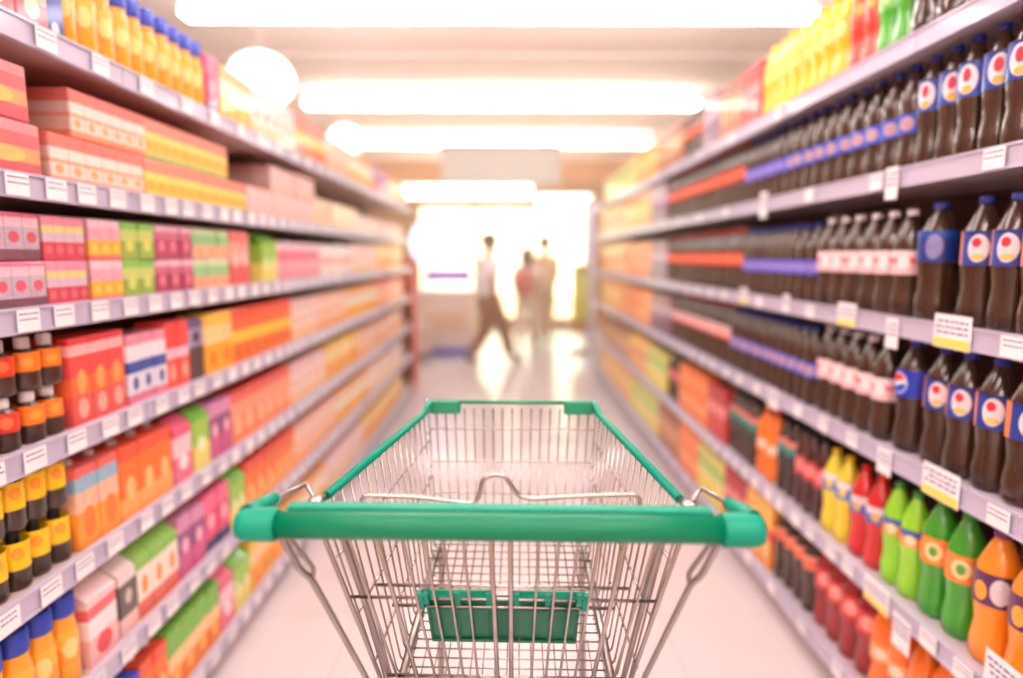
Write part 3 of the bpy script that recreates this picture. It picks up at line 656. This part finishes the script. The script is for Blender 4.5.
# rim: green sleeves on the long sides, jog at the front corners
for s in (-1, 1):
    b = MB(); P = fillet([rimP(s, .055), rimP(s, .90), rimP(s, .945) + Vector((-s * .003, 0, .014)), rimP(s, 1.0) + Vector((0, 0, .012))], .02)
    b.tube(P, .0068, 12); b.build('rim_sleeve', GREEN_CAP, cart)
    b = MB(); b.tube([rimP(s, -.045), rimP(s, .054)], .0052, 10)
    b.lathe([(.009, -.008), (.012, -.005), (.012, .005), (.009, .008)], 14, rimP(s, -.01), axis='Y'); b.build('rim_ferrule', STEEL, cart)
    b = MB(); xi, xo = sorted((s * (wf - .064), s * (wf + .003)))
    b.box(xi, xo, yf - .006, yf + .010, zf - .012, zf + .018, .004)
    b.box(xi + .002, xo - .002, yf + .010, yf + .014, zf - .008, zf + .014, .001)
    c = b.build('corner_cap', mat('corner_green', (28, 138, 100), .45), cart)
    b = MB(); b.tube(fillet([(s * (wf + .002), yf, zf + .012), (s * (wf + .010), yf - .005, zf + .022), (s * (wf + .004), yf - .012, zf + .006)], .006), .003, 8); b.build('hook', STEEL, c)
b = MB(); b.tube([(-wf + .062, yf + .003, zf + .013), (wf - .062, yf + .003, zf + .013)], .0042, 10); b.build('front_rail', mat('corner_green', (28, 138, 100), .45), cart)
# rear gate
def gateP(q, t, dy=0): return Vector((q * lerp(.243, gw, t), lerp(.072, gy - .02, t) + dy, lerp(1.048, gz, t)))
gate = MB()
THICK = (-1, -.70, -.055, .055, .70, 1)
for q in THICK: gate.tube(fillet([gateP(q, -.01) , gateP(q, 1)], .01), .0037, 8)
for q in (-.87, -.56, -.44, -.33, -.215, .215, .33, .44, .56, .87): gate.tube([gateP(q, .0, .004), gateP(q, .98, .004)], .0023, 6)
for t, w, r in ((.012, 1.03, .0032), (.300, .80, .0026), (.362, 1.0, .0026), (.402, .74, .0026), (.80, .95, .0030), (.985, 1.02, .0034)):
    gate.tube([gateP(-w, t, .008), gateP(w, t, .008)], r, 8)
gt = gate.build('rear_gate', STEEL, cart)
# child seat flap behind the gate wires
def gp(u, v, off):                     # gate plane point on a sight line
    lo, hi = .78, 1.1
    for _ in range(30):
        m = (lo + hi) / 2; p = cl(u, v, m); tt = (1.048 - p.z) / (1.048 - gz)
        if p.y > lerp(.072, gy - .02, tt) + off: hi = m
        else: lo = m
    return cl(u, v, lo)
A, Bp, Cp, Dp = gp(426, 595, .012), gp(583, 595, .012), gp(576, 641, .012), gp(432, 641, .012)
A.x = -(Bp.x - A.x) / 2; Bp.x = -A.x; Dp.x = -(Cp.x - Dp.x) / 2; Cp.x = -Dp.x
zt_, zb_, yt_, yb_ = (A.z + Bp.z) / 2, (Cp.z + Dp.z) / 2, (A.y + Bp.y) / 2, (Cp.y + Dp.y) / 2
def flapP(q, t, off=0): return Vector((q * lerp(Bp.x, Cp.x, t), lerp(yt_, yb_, t) + off, lerp(zt_, zb_, t)))
def slab(b, q0, q1, t0, t1, o0, o1):
    vs = [flapP(q, t, o) for o in (o0, o1) for t in (t0, t1) for q in (q0, q1)]
    b.add(vs, [(0, 2, 3, 1), (4, 5, 7, 6), (0, 1, 5, 4), (2, 6, 7, 3), (0, 4, 6, 2), (1, 3, 7, 5)])
b = MB(); slab(b, -1, 1, 0.02, 1, 0, .003)
for q in (-.98, -.6, -.22, -.06, .06, .22, .60, .98): slab(b, q - .012, q + .012, .05, .98, -.004, .001)
slab(b, -.99, .99, .94, 1.0, -.004, .001); slab(b, -.99, .99, .3, .32, -.002, .001)
fl = b.build('seat_flap', GREEN_FLAP, gt)
for (q0, q1) in ((-1.03, -.12), (.12, 1.03)):
    b = MB(); b.tube([flapP(q0, -.03, -.002), flapP(q1, -.03, -.002)], .0055, 12)
    for q in (q0 + .06, (q0 + q1) / 2, q1 - .06): slab(b, q - .03, q + .03, -.08, .16, -.009, -.003)
    b.build('flap_hinge', GREEN_CAP, fl)
for s in (-1, 1):
    b = MB(); slab(b, s * 1.06 - .045, s * 1.06 + .045, -.05, .26, -.008, .004); b.build('flap_clip', GREEN_CAP, fl)
# raised seat bar with the hump
pts = [(365, 512), (365, 495), (420, 497), (474, 503.5), (482, 499), (486, 479), (497, 474), (508, 476), (515, 486), (522, 496.5), (534, 499), (590, 496), (643, 494.5), (643, 512)]
P = [cl(u, v, .862) for u, v in pts]
b = MB(); b.tube(fillet(P, .012, 5), .0033, 10)
b.build('seat_bar', STEEL, cart)
# handle brackets and support wires, left and mirrored right
for s in (-1, 1):
    def M(x, y, z): return Vector((s * x, y, z))
    b = MB()
    b.tube(fillet([M(.292, .045, 1.089), M(.276, .125, 1.082), M(.254, .104, 1.062), M(.250, .095, 1.045)], .01), .0034, 10)
    b.tube(fillet([M(.273, .008, hz - .010), M(.269, .015, 1.050), M(.256, .035, .998), M(.248, .05, .981), M(.208, .150, .774), M(.195, .180, .70), M(.186, .24, .60)], .012), .0044, 10)
    b.tube(fillet([M(.264, .016, hz - .014), M(.262, .025, 1.045), M(.244, .052, .992), M(.247, .052, .978)], .008), .0032, 10)
    b.tube([M(.258, .034, 1.046), M(.222, .10, 1.05), M(.21, .1, 1.052)], .0030, 8)
    b.build('handle_bracket', STEEL2, cart)
    # chassis: side tube from the bracket to the front wheels, and the upright tube
    b = MB()
    b.tube(fillet([M(.222, .082, 1.05), M(.203, .155, .88), M(.184, .25, .66), M(.19, .20, .40), M(.215, .06, .20), M(.215, .06, .155)], .06, 6), .0050, 10)
    b.tube(fillet([M(.213, .085, .19), M(.17, .60, .175), M(.165, .64, .165)], .02), .0105, 12)
    b.tube(fillet([M(.186, .24, .655), M(.155, .50, .80 - .012), M(.15, .58, .785), M(.165, .60, .19)], .05, 6), .0075, 12)
    b.build('chassis_side', STEEL2, cart)
    for (wx, wy) in ((.215, .06), (.165, .63)):
        b = MB(); b.box(s * wx - .018, s * wx + .018, wy - .022, wy + .022, .145, .160, .003)
        b.box(s * wx - .020, s * wx - .016, wy - .016, wy + .016, .05, .150, .001); b.box(s * wx + .016, s * wx + .020, wy - .016, wy + .016, .05, .150, .001)
        fk = b.build('caster_fork', STEEL2, cart)
        b = MB(); b.lathe([(.030, s * 0 - .012), (.060, -.012), (.0625, -.008), (.0625, .008), (.060, .012), (.030, .012)], 28, (s * wx, wy, .0627), axis='X'); b.build('wheel', RUBBER, fk)
b = MB(); b.tube([(-.213, .10, .19), (.213, .10, .19)], .009, 12); b.tube([(-.17, .59, .176), (.17, .59, .176)], .009, 12); b.build('cross_tube', STEEL2, cart)

# ------------------------------------------------------------------ far end of the aisle
def P2(u, y): return (u - 508) / F * y * CT if False else (u - 508) / F * (y * CT + .05)
# checkout counter with a purple sign
t = empty('checkout_counter', (-.90, 9.6, 0)); tag(t, 'white checkout counter with purple sign and blue base strip beyond the left rack', 'checkout counter')
b = MB(); b.box(-.42, .38, -.45, .45, .10, .86, .02); b.build('body', mat('counter_cream', (244, 214, 200), .5, noise=.03), t)
b = MB(); b.box(-.44, .40, -.47, .47, .02, .10, .01); b.build('base_strip', mat('counter_blue', (90, 80, 215), .5), t)
b = MB(); b.box(-.46, .42, -.49, .49, .86, .90, .01); b.build('worktop', mat('counter_top', (246, 224, 214), .4), t)
b = MB(); b.box(-.33, -.30, -.02, .02, .90, 1.24); b.box(.28, .31, -.02, .02, .90, 1.24); b.build('sign_post', FRM, t)
b = MB(); b.box(-.30, .36, -.05, -.022, 1.03, 1.20, .005); b.build('sign_board', mat('sign_purple', (160, 105, 230), .5), t)
b = MB(); b.box(-.28, .30, -.475, -.455, .36, .62, .01); b.build('side_panel', mat('counter_tan', (236, 190, 150), .5), t)
# goods basket rack beside the counter
t = empty('display_bin', (-1.32, 8.7, 0)); tag(t, 'wire display bin of pale goods in front of the checkout counter', 'display bin')
b = MB()
for k in range(9):
    x = -.28 + .07 * k; b.tube([(x, -.25, .12), (x, -.25, .74)], .004, 6); b.tube([(x, .25, .12), (x, .25, .74)], .004, 6)
for z in (.12, .32, .54, .74): b.tube([(-.28, -.25, z), (.28, -.25, z), (.28, .25, z), (-.28, .25, z)], .006, 6, closed=True)
b.build('wire_bin', mat('bin_wire', (226, 190, 180), .4, .5), t)
for sx in (-.27, .27):
    for sy in (-.24, .24):
        b = MB(); b.tube([(sx, sy, 0), (sx, sy, .13)], .01, 8); b.build('leg', mat('bin_wire', (226, 190, 180), .4, .5), t)
b = MB(); b.box(-.27, .27, -.24, .24, .13, .50, .01); b.build('liner', mat('bin_liner', (240, 206, 190), .6), t)
# white round sign on a pole
t = empty('round_sign', (-1.25, 11.0, 0)); tag(t, 'white round lit sign on a slim pole behind the checkout counter', 'sign')
b = MB(); b.lathe([(.38, -.02), (.40, -.015), (.40, .015), (.38, .02)], 32, (0, 0, 1.62), axis='Y'); b.build('disc', emis('sign_white', (250, 242, 255), 1.6), t)
b = MB(); b.tube([(0, 0, .02), (0, 0, 1.25)], .02, 10); b.lathe([(.18, 0), (.18, .02), (.03, .04)], 20); b.build('pole', FRM, t)
# yellow-green banner stand and lavender pillar at the right rack's far end
t = empty('banner_stand', (1.02, 9.3, 0)); tag(t, 'tall yellow banner stand just past the right rack', 'banner stand')
b = MB(); b.box(-.10, .13, -.015, .0, .30, 1.28); b.build('banner', printed('banner_print', [(0, (190, 130, 60)), (.2, (226, 205, 70)), (.6, (236, 220, 110)), (.85, (200, 180, 80))]), t)
b = MB(); b.tube([(.015, .012, .03), (.015, .012, 1.28)], .010, 8); b.box(-.14, .17, -.1, .1, 0, .03, .006); b.build('stand', mat('stand_brown', (120, 70, 50), .5), t)
plane_obj('pillar', mat('pillar_lavender', (232, 218, 240), .6), 1.30, 1.46, 11.0, 11.16, 0, 2.35)
# red end display of the left rack
t = empty('end_display', (-1.16, 6.74, 0)); tag(t, 'red and pink cardboard end display at the far end of the left rack', 'display stand')
b = MB(); b.box(-.20, .20, -.16, .16, 0, .10, .01); b.build('base', mat('display_red', (232, 110, 95), .6), t)
b = MB(); b.box(-.20, .20, .13, .16, .10, 1.36); b.box(-.20, -.185, -.16, .13, .10, 1.30); b.box(.185, .20, -.16, .13, .10, 1.30); b.build('case', mat('display_red', (232, 110, 95), .6), t)
for z in (.40, .70, 1.0):
    b = MB(); b.box(-.184, .184, -.155, .129, z, z + .015); b.build('shelf', mat('display_pink', (246, 180, 160), .6), t)
# hanging white sign
t = empty('hanging_sign', (-.10, 9.0, 2.62)); tag(t, 'blank white hanging aisle sign with grey top edge over the aisle end', 'sign')
b = MB(); b.box(-.80, .80, -.06, .06, -.26, .22, .01); b.build('sign_box', mat('sign_grey', (196, 188, 182), .5), t)
b = MB(); b.box(-.82, .82, -.07, .07, .22, .27, .008); b.build('top_edge', mat('sign_edge', (150, 120, 92), .5), t)
for x in (-.6, .6):
    b = MB(); b.tube([(x, 0, .26), (x, 0, CEIL - 2.62 - .001)], .006, 6); b.build('hanger', FRM, t)
# lit panels over the shop front
for (u0, u1, v0, v1, lbl) in ((397, 533, 181, 199, 'long bright white light box over the shop front windows, wider one'), (536, 592, 194, 206, 'short bright light box over the shop front windows, smaller one')):
    yy = 12.6; a = ray_at_y(u0, v0, yy, 508); c = ray_at_y(u1, v1, yy, 508)
    t = empty('light_box', ((a.x + c.x) / 2, yy, c.z)); tag(t, lbl, 'light box', 'light boxes over the shop front')
    w = (c.x - a.x) / 2; hh = a.z - c.z
    b = MB(); b.box(-w, w, 0, .10, 0, hh, .01); b.build('housing', HOUSE, t)
    b = MB(); b.box(-w + .02, w - .02, -.02, -.001, .02, hh - .02); b.build('lit_face', emis('light_box_glow', (255, 232, 205), 9.0), t)
    for x in (-w * .7, w * .7):
        b = MB(); b.tube([(x, .05, hh - .002), (x, .05, CEIL - c.z - .001)], .012, 8); b.build('bracket', HOUSE, t)

# ------------------------------------------------------------------ people
def skin_mesh(name, nodes, edges, m, parent, sub=2):
    me = bpy.data.meshes.new(name); names = list(nodes)
    me.from_pydata([nodes[k][0] for k in names], [(names.index(a), names.index(c)) for a, c in edges], [])
    o = bpy.data.objects.new(name, me); C.objects.link(o)
    md = o.modifiers.new('s', 'SKIN'); md.use_smooth_shade = True
    lay = me.skin_vertices[0] if len(me.skin_vertices) else None
    if lay is None:
        bm = bmesh.new(); bm.from_mesh(me); bm.verts.layers.skin.verify(); bm.to_mesh(me); bm.free(); lay = me.skin_vertices[0]
    for i, k in enumerate(names):
        r = nodes[k][1]; lay.data[i].radius = r if isinstance(r, tuple) else (r, r)
        lay.data[i].use_root = (i == 0)
    sb = o.modifiers.new('u', 'SUBSURF'); sb.levels = sb.render_levels = sub
    bpy.context.view_layer.update()
    dg = bpy.context.evaluated_depsgraph_get()
    nm = bpy.data.meshes.new_from_object(o.evaluated_get(dg)); o.modifiers.clear(); o.data = nm
    nm.materials.clear(); nm.materials.append(m)
    for p in nm.polygons: p.use_smooth = True
    o.parent = parent
    return o
SKIN = mat('skin', (196, 140, 106), .55); HAIR = mat('dark_hair', (84, 54, 38), .6)
def person(loc, rz, sc, pose, shirt, trousers, shoes, label, hair_long=False):
    """pose: joint -> (x forward, y left, z up) for a 1.65 m person"""
    t = empty('person', loc, rz); t.scale = (sc, sc, sc); tag(t, label, 'person')
    J = dict(pelvis=(0, 0, .90), waist=(.0, 0, 1.05), chest=(.01, 0, 1.24), neckb=(.01, 0, 1.38), neck=(.02, 0, 1.43), head=(.03, 0, 1.54), crown=(.03, 0, 1.60))
    J.update(pose); g = {k: Vector(v) for k, v in J.items()}
    nodes = {k: (g[k], r) for k, r in (('pelvis', (.115, .095)), ('waist', (.105, .085)), ('chest', (.125, .095)), ('neckb', .06), ('neck', .05), ('head', (.075, .09)), ('crown', (.06, .07)))}
    edges = [('pelvis', 'waist'), ('waist', 'chest'), ('chest', 'neckb'), ('neckb', 'neck'), ('neck', 'head'), ('head', 'crown')]
    for s, sn in ((1, 'l'), (-1, 'r')):
        for nm, r in (('hip', .085), ('knee', .055), ('ankle', .036), ('toe', .03), ('shoulder', .055), ('elbow', .038), ('wrist', .026)):
            nodes[nm + sn] = (g[nm + sn], r)
        edges += [('pelvis', 'hip' + sn), ('hip' + sn, 'knee' + sn), ('knee' + sn, 'ankle' + sn), ('ankle' + sn, 'toe' + sn), ('chest', 'shoulder' + sn), ('shoulder' + sn, 'elbow' + sn), ('elbow' + sn, 'wrist' + sn)]
        w = g['wrist' + sn]; d = (w - g['elbow' + sn]).normalized(); fw_ = Vector((1, 0, 0)) - d * d.x; fw_.normalize()
        palm = w + d * .075; nodes['palm' + sn] = (palm, (.024, .014)); edges.append(('wrist' + sn, 'palm' + sn))
        for f, (off, ln) in enumerate(((.026, .062), (.009, .072), (-.009, .066), (-.025, .052))):
            k1, k2 = 'f%d%s' % (f, sn), 'g%d%s' % (f, sn)
            nodes[k1] = (palm + fw_ * off + d * (.02 + ln * .45), .009); nodes[k2] = (palm + fw_ * (off * 1.05 + .006) + d * (.02 + ln), .007)
            edges += [('palm' + sn, k1), (k1, k2)]
        nodes['t1' + sn] = (w + d * .045 + fw_ * .036, .010); nodes['t2' + sn] = (w + d * .085 + fw_ * .050, .008)
        edges += [('wrist' + sn, 't1' + sn), ('t1' + sn, 't2' + sn)]
    body = skin_mesh('body', nodes, edges, SKIN, t)
    # shirt, trousers
    sn_ = {k: (nodes[k][0], (nodes[k][1][0] + .04, nodes[k][1][1] + .04)) for k in ('waist', 'chest')}
    sn_['hem'] = (g['pelvis'] + Vector((0, 0, -.02)), (.165, .145)); sn_['col'] = (g['neckb'] + Vector((0, 0, -.01)), .068)
    se = [('waist', 'hem'), ('waist', 'chest'), ('chest', 'col')]
    for s in 'lr':
        sn_['shoulder' + s] = (g['shoulder' + s], .082); sn_['sl' + s] = (g['shoulder' + s].lerp(g['elbow' + s], .85), .056)
        se += [('chest', 'shoulder' + s), ('shoulder' + s, 'sl' + s)]
    skin_mesh('shirt', sn_, se, shirt, t)
    tn = {'pelvis': (g['pelvis'], (.132, .112)), 'wb': (g['waist'] + Vector((0, 0, -.05)), (.118, .098))}; te = [('pelvis', 'wb')]
    for s in 'lr':
        tn['hip' + s] = (g['hip' + s], .118); tn['knee' + s] = (g['knee' + s], .092); tn['an' + s] = (g['knee' + s].lerp(g['ankle' + s], .92), .075)
        te += [('pelvis', 'hip' + s), ('hip' + s, 'knee' + s), ('knee' + s, 'an' + s)]
    skin_mesh('trousers', tn, te, trousers, t)
    for s in 'lr':
        a, c = g['ankle' + s], g['toe' + s]
        d = (c - a); d.normalize()
        skin_mesh('shoe', {'a': (a + Vector((0, 0, .0)), .045), 'h': (a - d * .03 + Vector((0, 0, -.035)), .042), 'b': (a.lerp(c, .6), .046), 'c': (c + d * .02, .036)}, [('a', 'h'), ('a', 'b'), ('b', 'c')], shoes, t)
    # face and hair
    hc = g['head'] + Vector((0, 0, .02))
    b = MB()
    for s in (-1, 1): b.lathe([(.001, -.011), (.008, -.007), (.011, 0), (.008, .007), (.001, .011)], 10, hc + Vector((.083, s * .032, -.005)))
    b.build('eyes', mat('eye', (40, 28, 24), .3), t)
    b = MB(); b.tube([hc + Vector((.09, 0, .0)), hc + Vector((.112, 0, -.035)), hc + Vector((.092, 0, -.042))], [.006, .012, .009], 8); b.build('nose', SKIN, t)
    b = MB(); b.tube([hc + Vector((.088, -.024, -.068)), hc + Vector((.094, 0, -.066)), hc + Vector((.088, .024, -.068))], .006, 6); b.build('mouth', mat('lips', (170, 84, 76), .5), t)
    for s in (-1, 1):
        b = MB(); b.lathe([(.001, -.008), (.022, -.006), (.026, 0), (.02, .006), (.001, .008)], 10, hc + Vector((-.005, s * .088, -.015)), axis='Y'); b.build('ear', SKIN, t)
    b = MB(); vs = []; nu, nv = 16, 9; vmax = .62 * PI
    lowr = .20 if hair_long else 0
    for j in range(nv + 1):
        ph = .001 + j / nv * vmax
        for i in range(nu):
            a = 2 * PI * i / nu
            front = max(0, math.cos(a)); p2 = min(ph, lerp(vmax, .33 * PI, front))
            r = .108
            x = r * math.sin(p2) * math.cos(a) * 1.02 - .004; y = r * .93 * math.sin(p2) * math.sin(a); z = r * 1.12 * math.cos(p2)
            if hair_long and j == nv and front < .3: z -= .14
            vs.append((hc.x + x, hc.y + y, hc.z + z + .012))
    fs = [(j * nu + i, j * nu + (i + 1) % nu, (j + 1) * nu + (i + 1) % nu, (j + 1) * nu + i) for j in range(nv) for i in range(nu)]
    b.add(vs, fs, True); h = b.build('hair', HAIR, t)
    so = h.modifiers.new('t', 'SOLIDIFY'); so.thickness = .012
    return t
walk = dict(hipl=(.0, .09, .86), hipr=(.0, -.09, .86), kneel=(.06, .10, .47), anklel=(-.22, .10, .12), toel=(-.10, .11, .035), kneer=(.18, -.10, .48), ankler=(.30, -.10, .09), toer=(.44, -.11, .045),
            shoulderl=(.0, .17, 1.33), elbowl=(.10, .23, 1.08), wristl=(.26, .21, .92), shoulderr=(.0, -.17, 1.33), elbowr=(-.10, -.23, 1.08), wristr=(-.02, -.24, .84))
stand = dict(hipl=(.0, .09, .86), hipr=(.0, -.09, .86), kneel=(.02, .10, .47), anklel=(-.02, .10, .085), toel=(.12, .12, .035), kneer=(.05, -.10, .48), ankler=(.04, -.11, .085), toer=(.18, -.12, .035),
             shoulderl=(.0, .17, 1.33), elbowl=(.02, .23, 1.07), wristl=(.16, .19, .93), shoulderr=(.0, -.17, 1.33), elbowr=(-.02, -.23, 1.07), wristr=(.10, -.21, .88))
WS = mat('white_shirt', (250, 238, 236), .7); PS = mat('pink_shirt', (250, 226, 216), .7); BR = mat('brown_trousers', (150, 92, 56), .8); LT = mat('pale_trousers', (240, 214, 190), .8)
SH = mat('brown_shoes', (110, 62, 40), .6)
def P3(u, y): return (u - 508) / F * (y * CT + .12)
person((P3(488, 8.3), 8.3, 0), math.radians(38), 1.0, walk, WS, BR, SH, 'person in white shirt and brown trousers striding across the far end of the aisle')
person((P3(526, 9.9), 9.9, 0), math.radians(76), .90, stand, PS, LT, mat('pale_shoes', (226, 196, 170), .6), 'person in pale clothes with a rose backpack walking away', hair_long=True)
person((P3(545, 10.6), 10.6, 0), math.radians(120), 1.02, stand, mat('tan_shirt', (236, 196, 150), .7), mat('tan_trousers', (232, 196, 156), .8), SH, 'person in tan clothes standing beyond the rose backpack')
a = math.radians(76); fx, fy = math.cos(a), math.sin(a); px_, py_ = P3(526, 9.9), 9.9
bp = empty('backpack', (px_ - fx * .18, py_ - fy * .18, 1.12 * .9), a); tag(bp, 'rose coloured backpack worn by the person in pale clothes', 'backpack')
b = MB(); b.box(-.085, .065, -.14, .14, -.19, .17, .035); b.build('bag', mat('backpack_rose', (226, 120, 100), .6), bp)
b = MB(); b.box(-.115, -.088, -.10, .10, -.15, .0, .012); b.build('pocket', mat('backpack_dark', (206, 96, 84), .6), bp)
for s in (-1, 1):
    b = MB(); b.tube(fillet([(.06, s * .10, .14), (.13, s * .11, .22), (.30, s * .12, .12), (.30, s * .12, -.06), (.07, s * .11, -.15)], .06), .012, 8); b.build('strap', mat('backpack_dark', (206, 96, 84), .6), bp)

# ------------------------------------------------------------------ added scatter volume imitating warm lens flare in the deep aisle
b = MB(); b.box(-4.9, 4.9, 2.6, 10.9, .02, CEIL - .2)
hz_ = b.build('flare_haze', None); tag(hz_, 'thin warm volume added to imitate lens flare over the far half of the aisle', 'flare_haze', None, 'stuff')
m = bpy.data.materials.new('warm_flare_haze'); m.use_nodes = True; nt = m.node_tree
nt.nodes.remove(nt.nodes['Principled BSDF'])
vs_ = nt.nodes.new('ShaderNodeVolumeScatter'); vs_.inputs['Color'].default_value = (1.0, .74, .50, 1); vs_.inputs['Density'].default_value = .085; vs_.inputs['Anisotropy'].default_value = .2
nt.links.new(vs_.outputs[0], nt.nodes['Material Output'].inputs['Volume']); hz_.data.materials.append(m)

# ------------------------------------------------------------------ light, camera
w = bpy.data.worlds.new('outside'); bpy.context.scene.world = w; w.use_nodes = True
bg = w.node_tree.nodes['Background']; bg.inputs[0].default_value = (1.0, .80, .52, 1); bg.inputs[1].default_value = 6.5

cam = bpy.data.cameras.new('camera'); co = bpy.data.objects.new('camera', cam); C.objects.link(co)
co.location = (0, 0, H); co.rotation_euler = (PI / 2 - TH, 0, -math.atan(3.5 / F))
cam.sensor_width = 36; cam.lens = F / 1023 * 36; cam.clip_end = 100
cam.dof.use_dof = True; cam.dof.focus_distance = 1.06; cam.dof.aperture_fstop = 1.0; cam.dof.aperture_blades = 0
sc = bpy.context.scene; sc.camera = co
sc.view_settings.view_transform = 'Standard'; sc.view_settings.look = 'None'; sc.view_settings.gamma = 1; sc.view_settings.use_curve_mapping = False
sc.view_settings.exposure = 0.04
sc.cycles.use_denoising = True
sc.cycles.max_bounces = 10; sc.cycles.diffuse_bounces = 6; sc.cycles.transparent_max_bounces = 8
sc.cycles.sample_clamp_indirect = 6
print('COUNTS', counts, sum(counts.values()), len(C.objects))
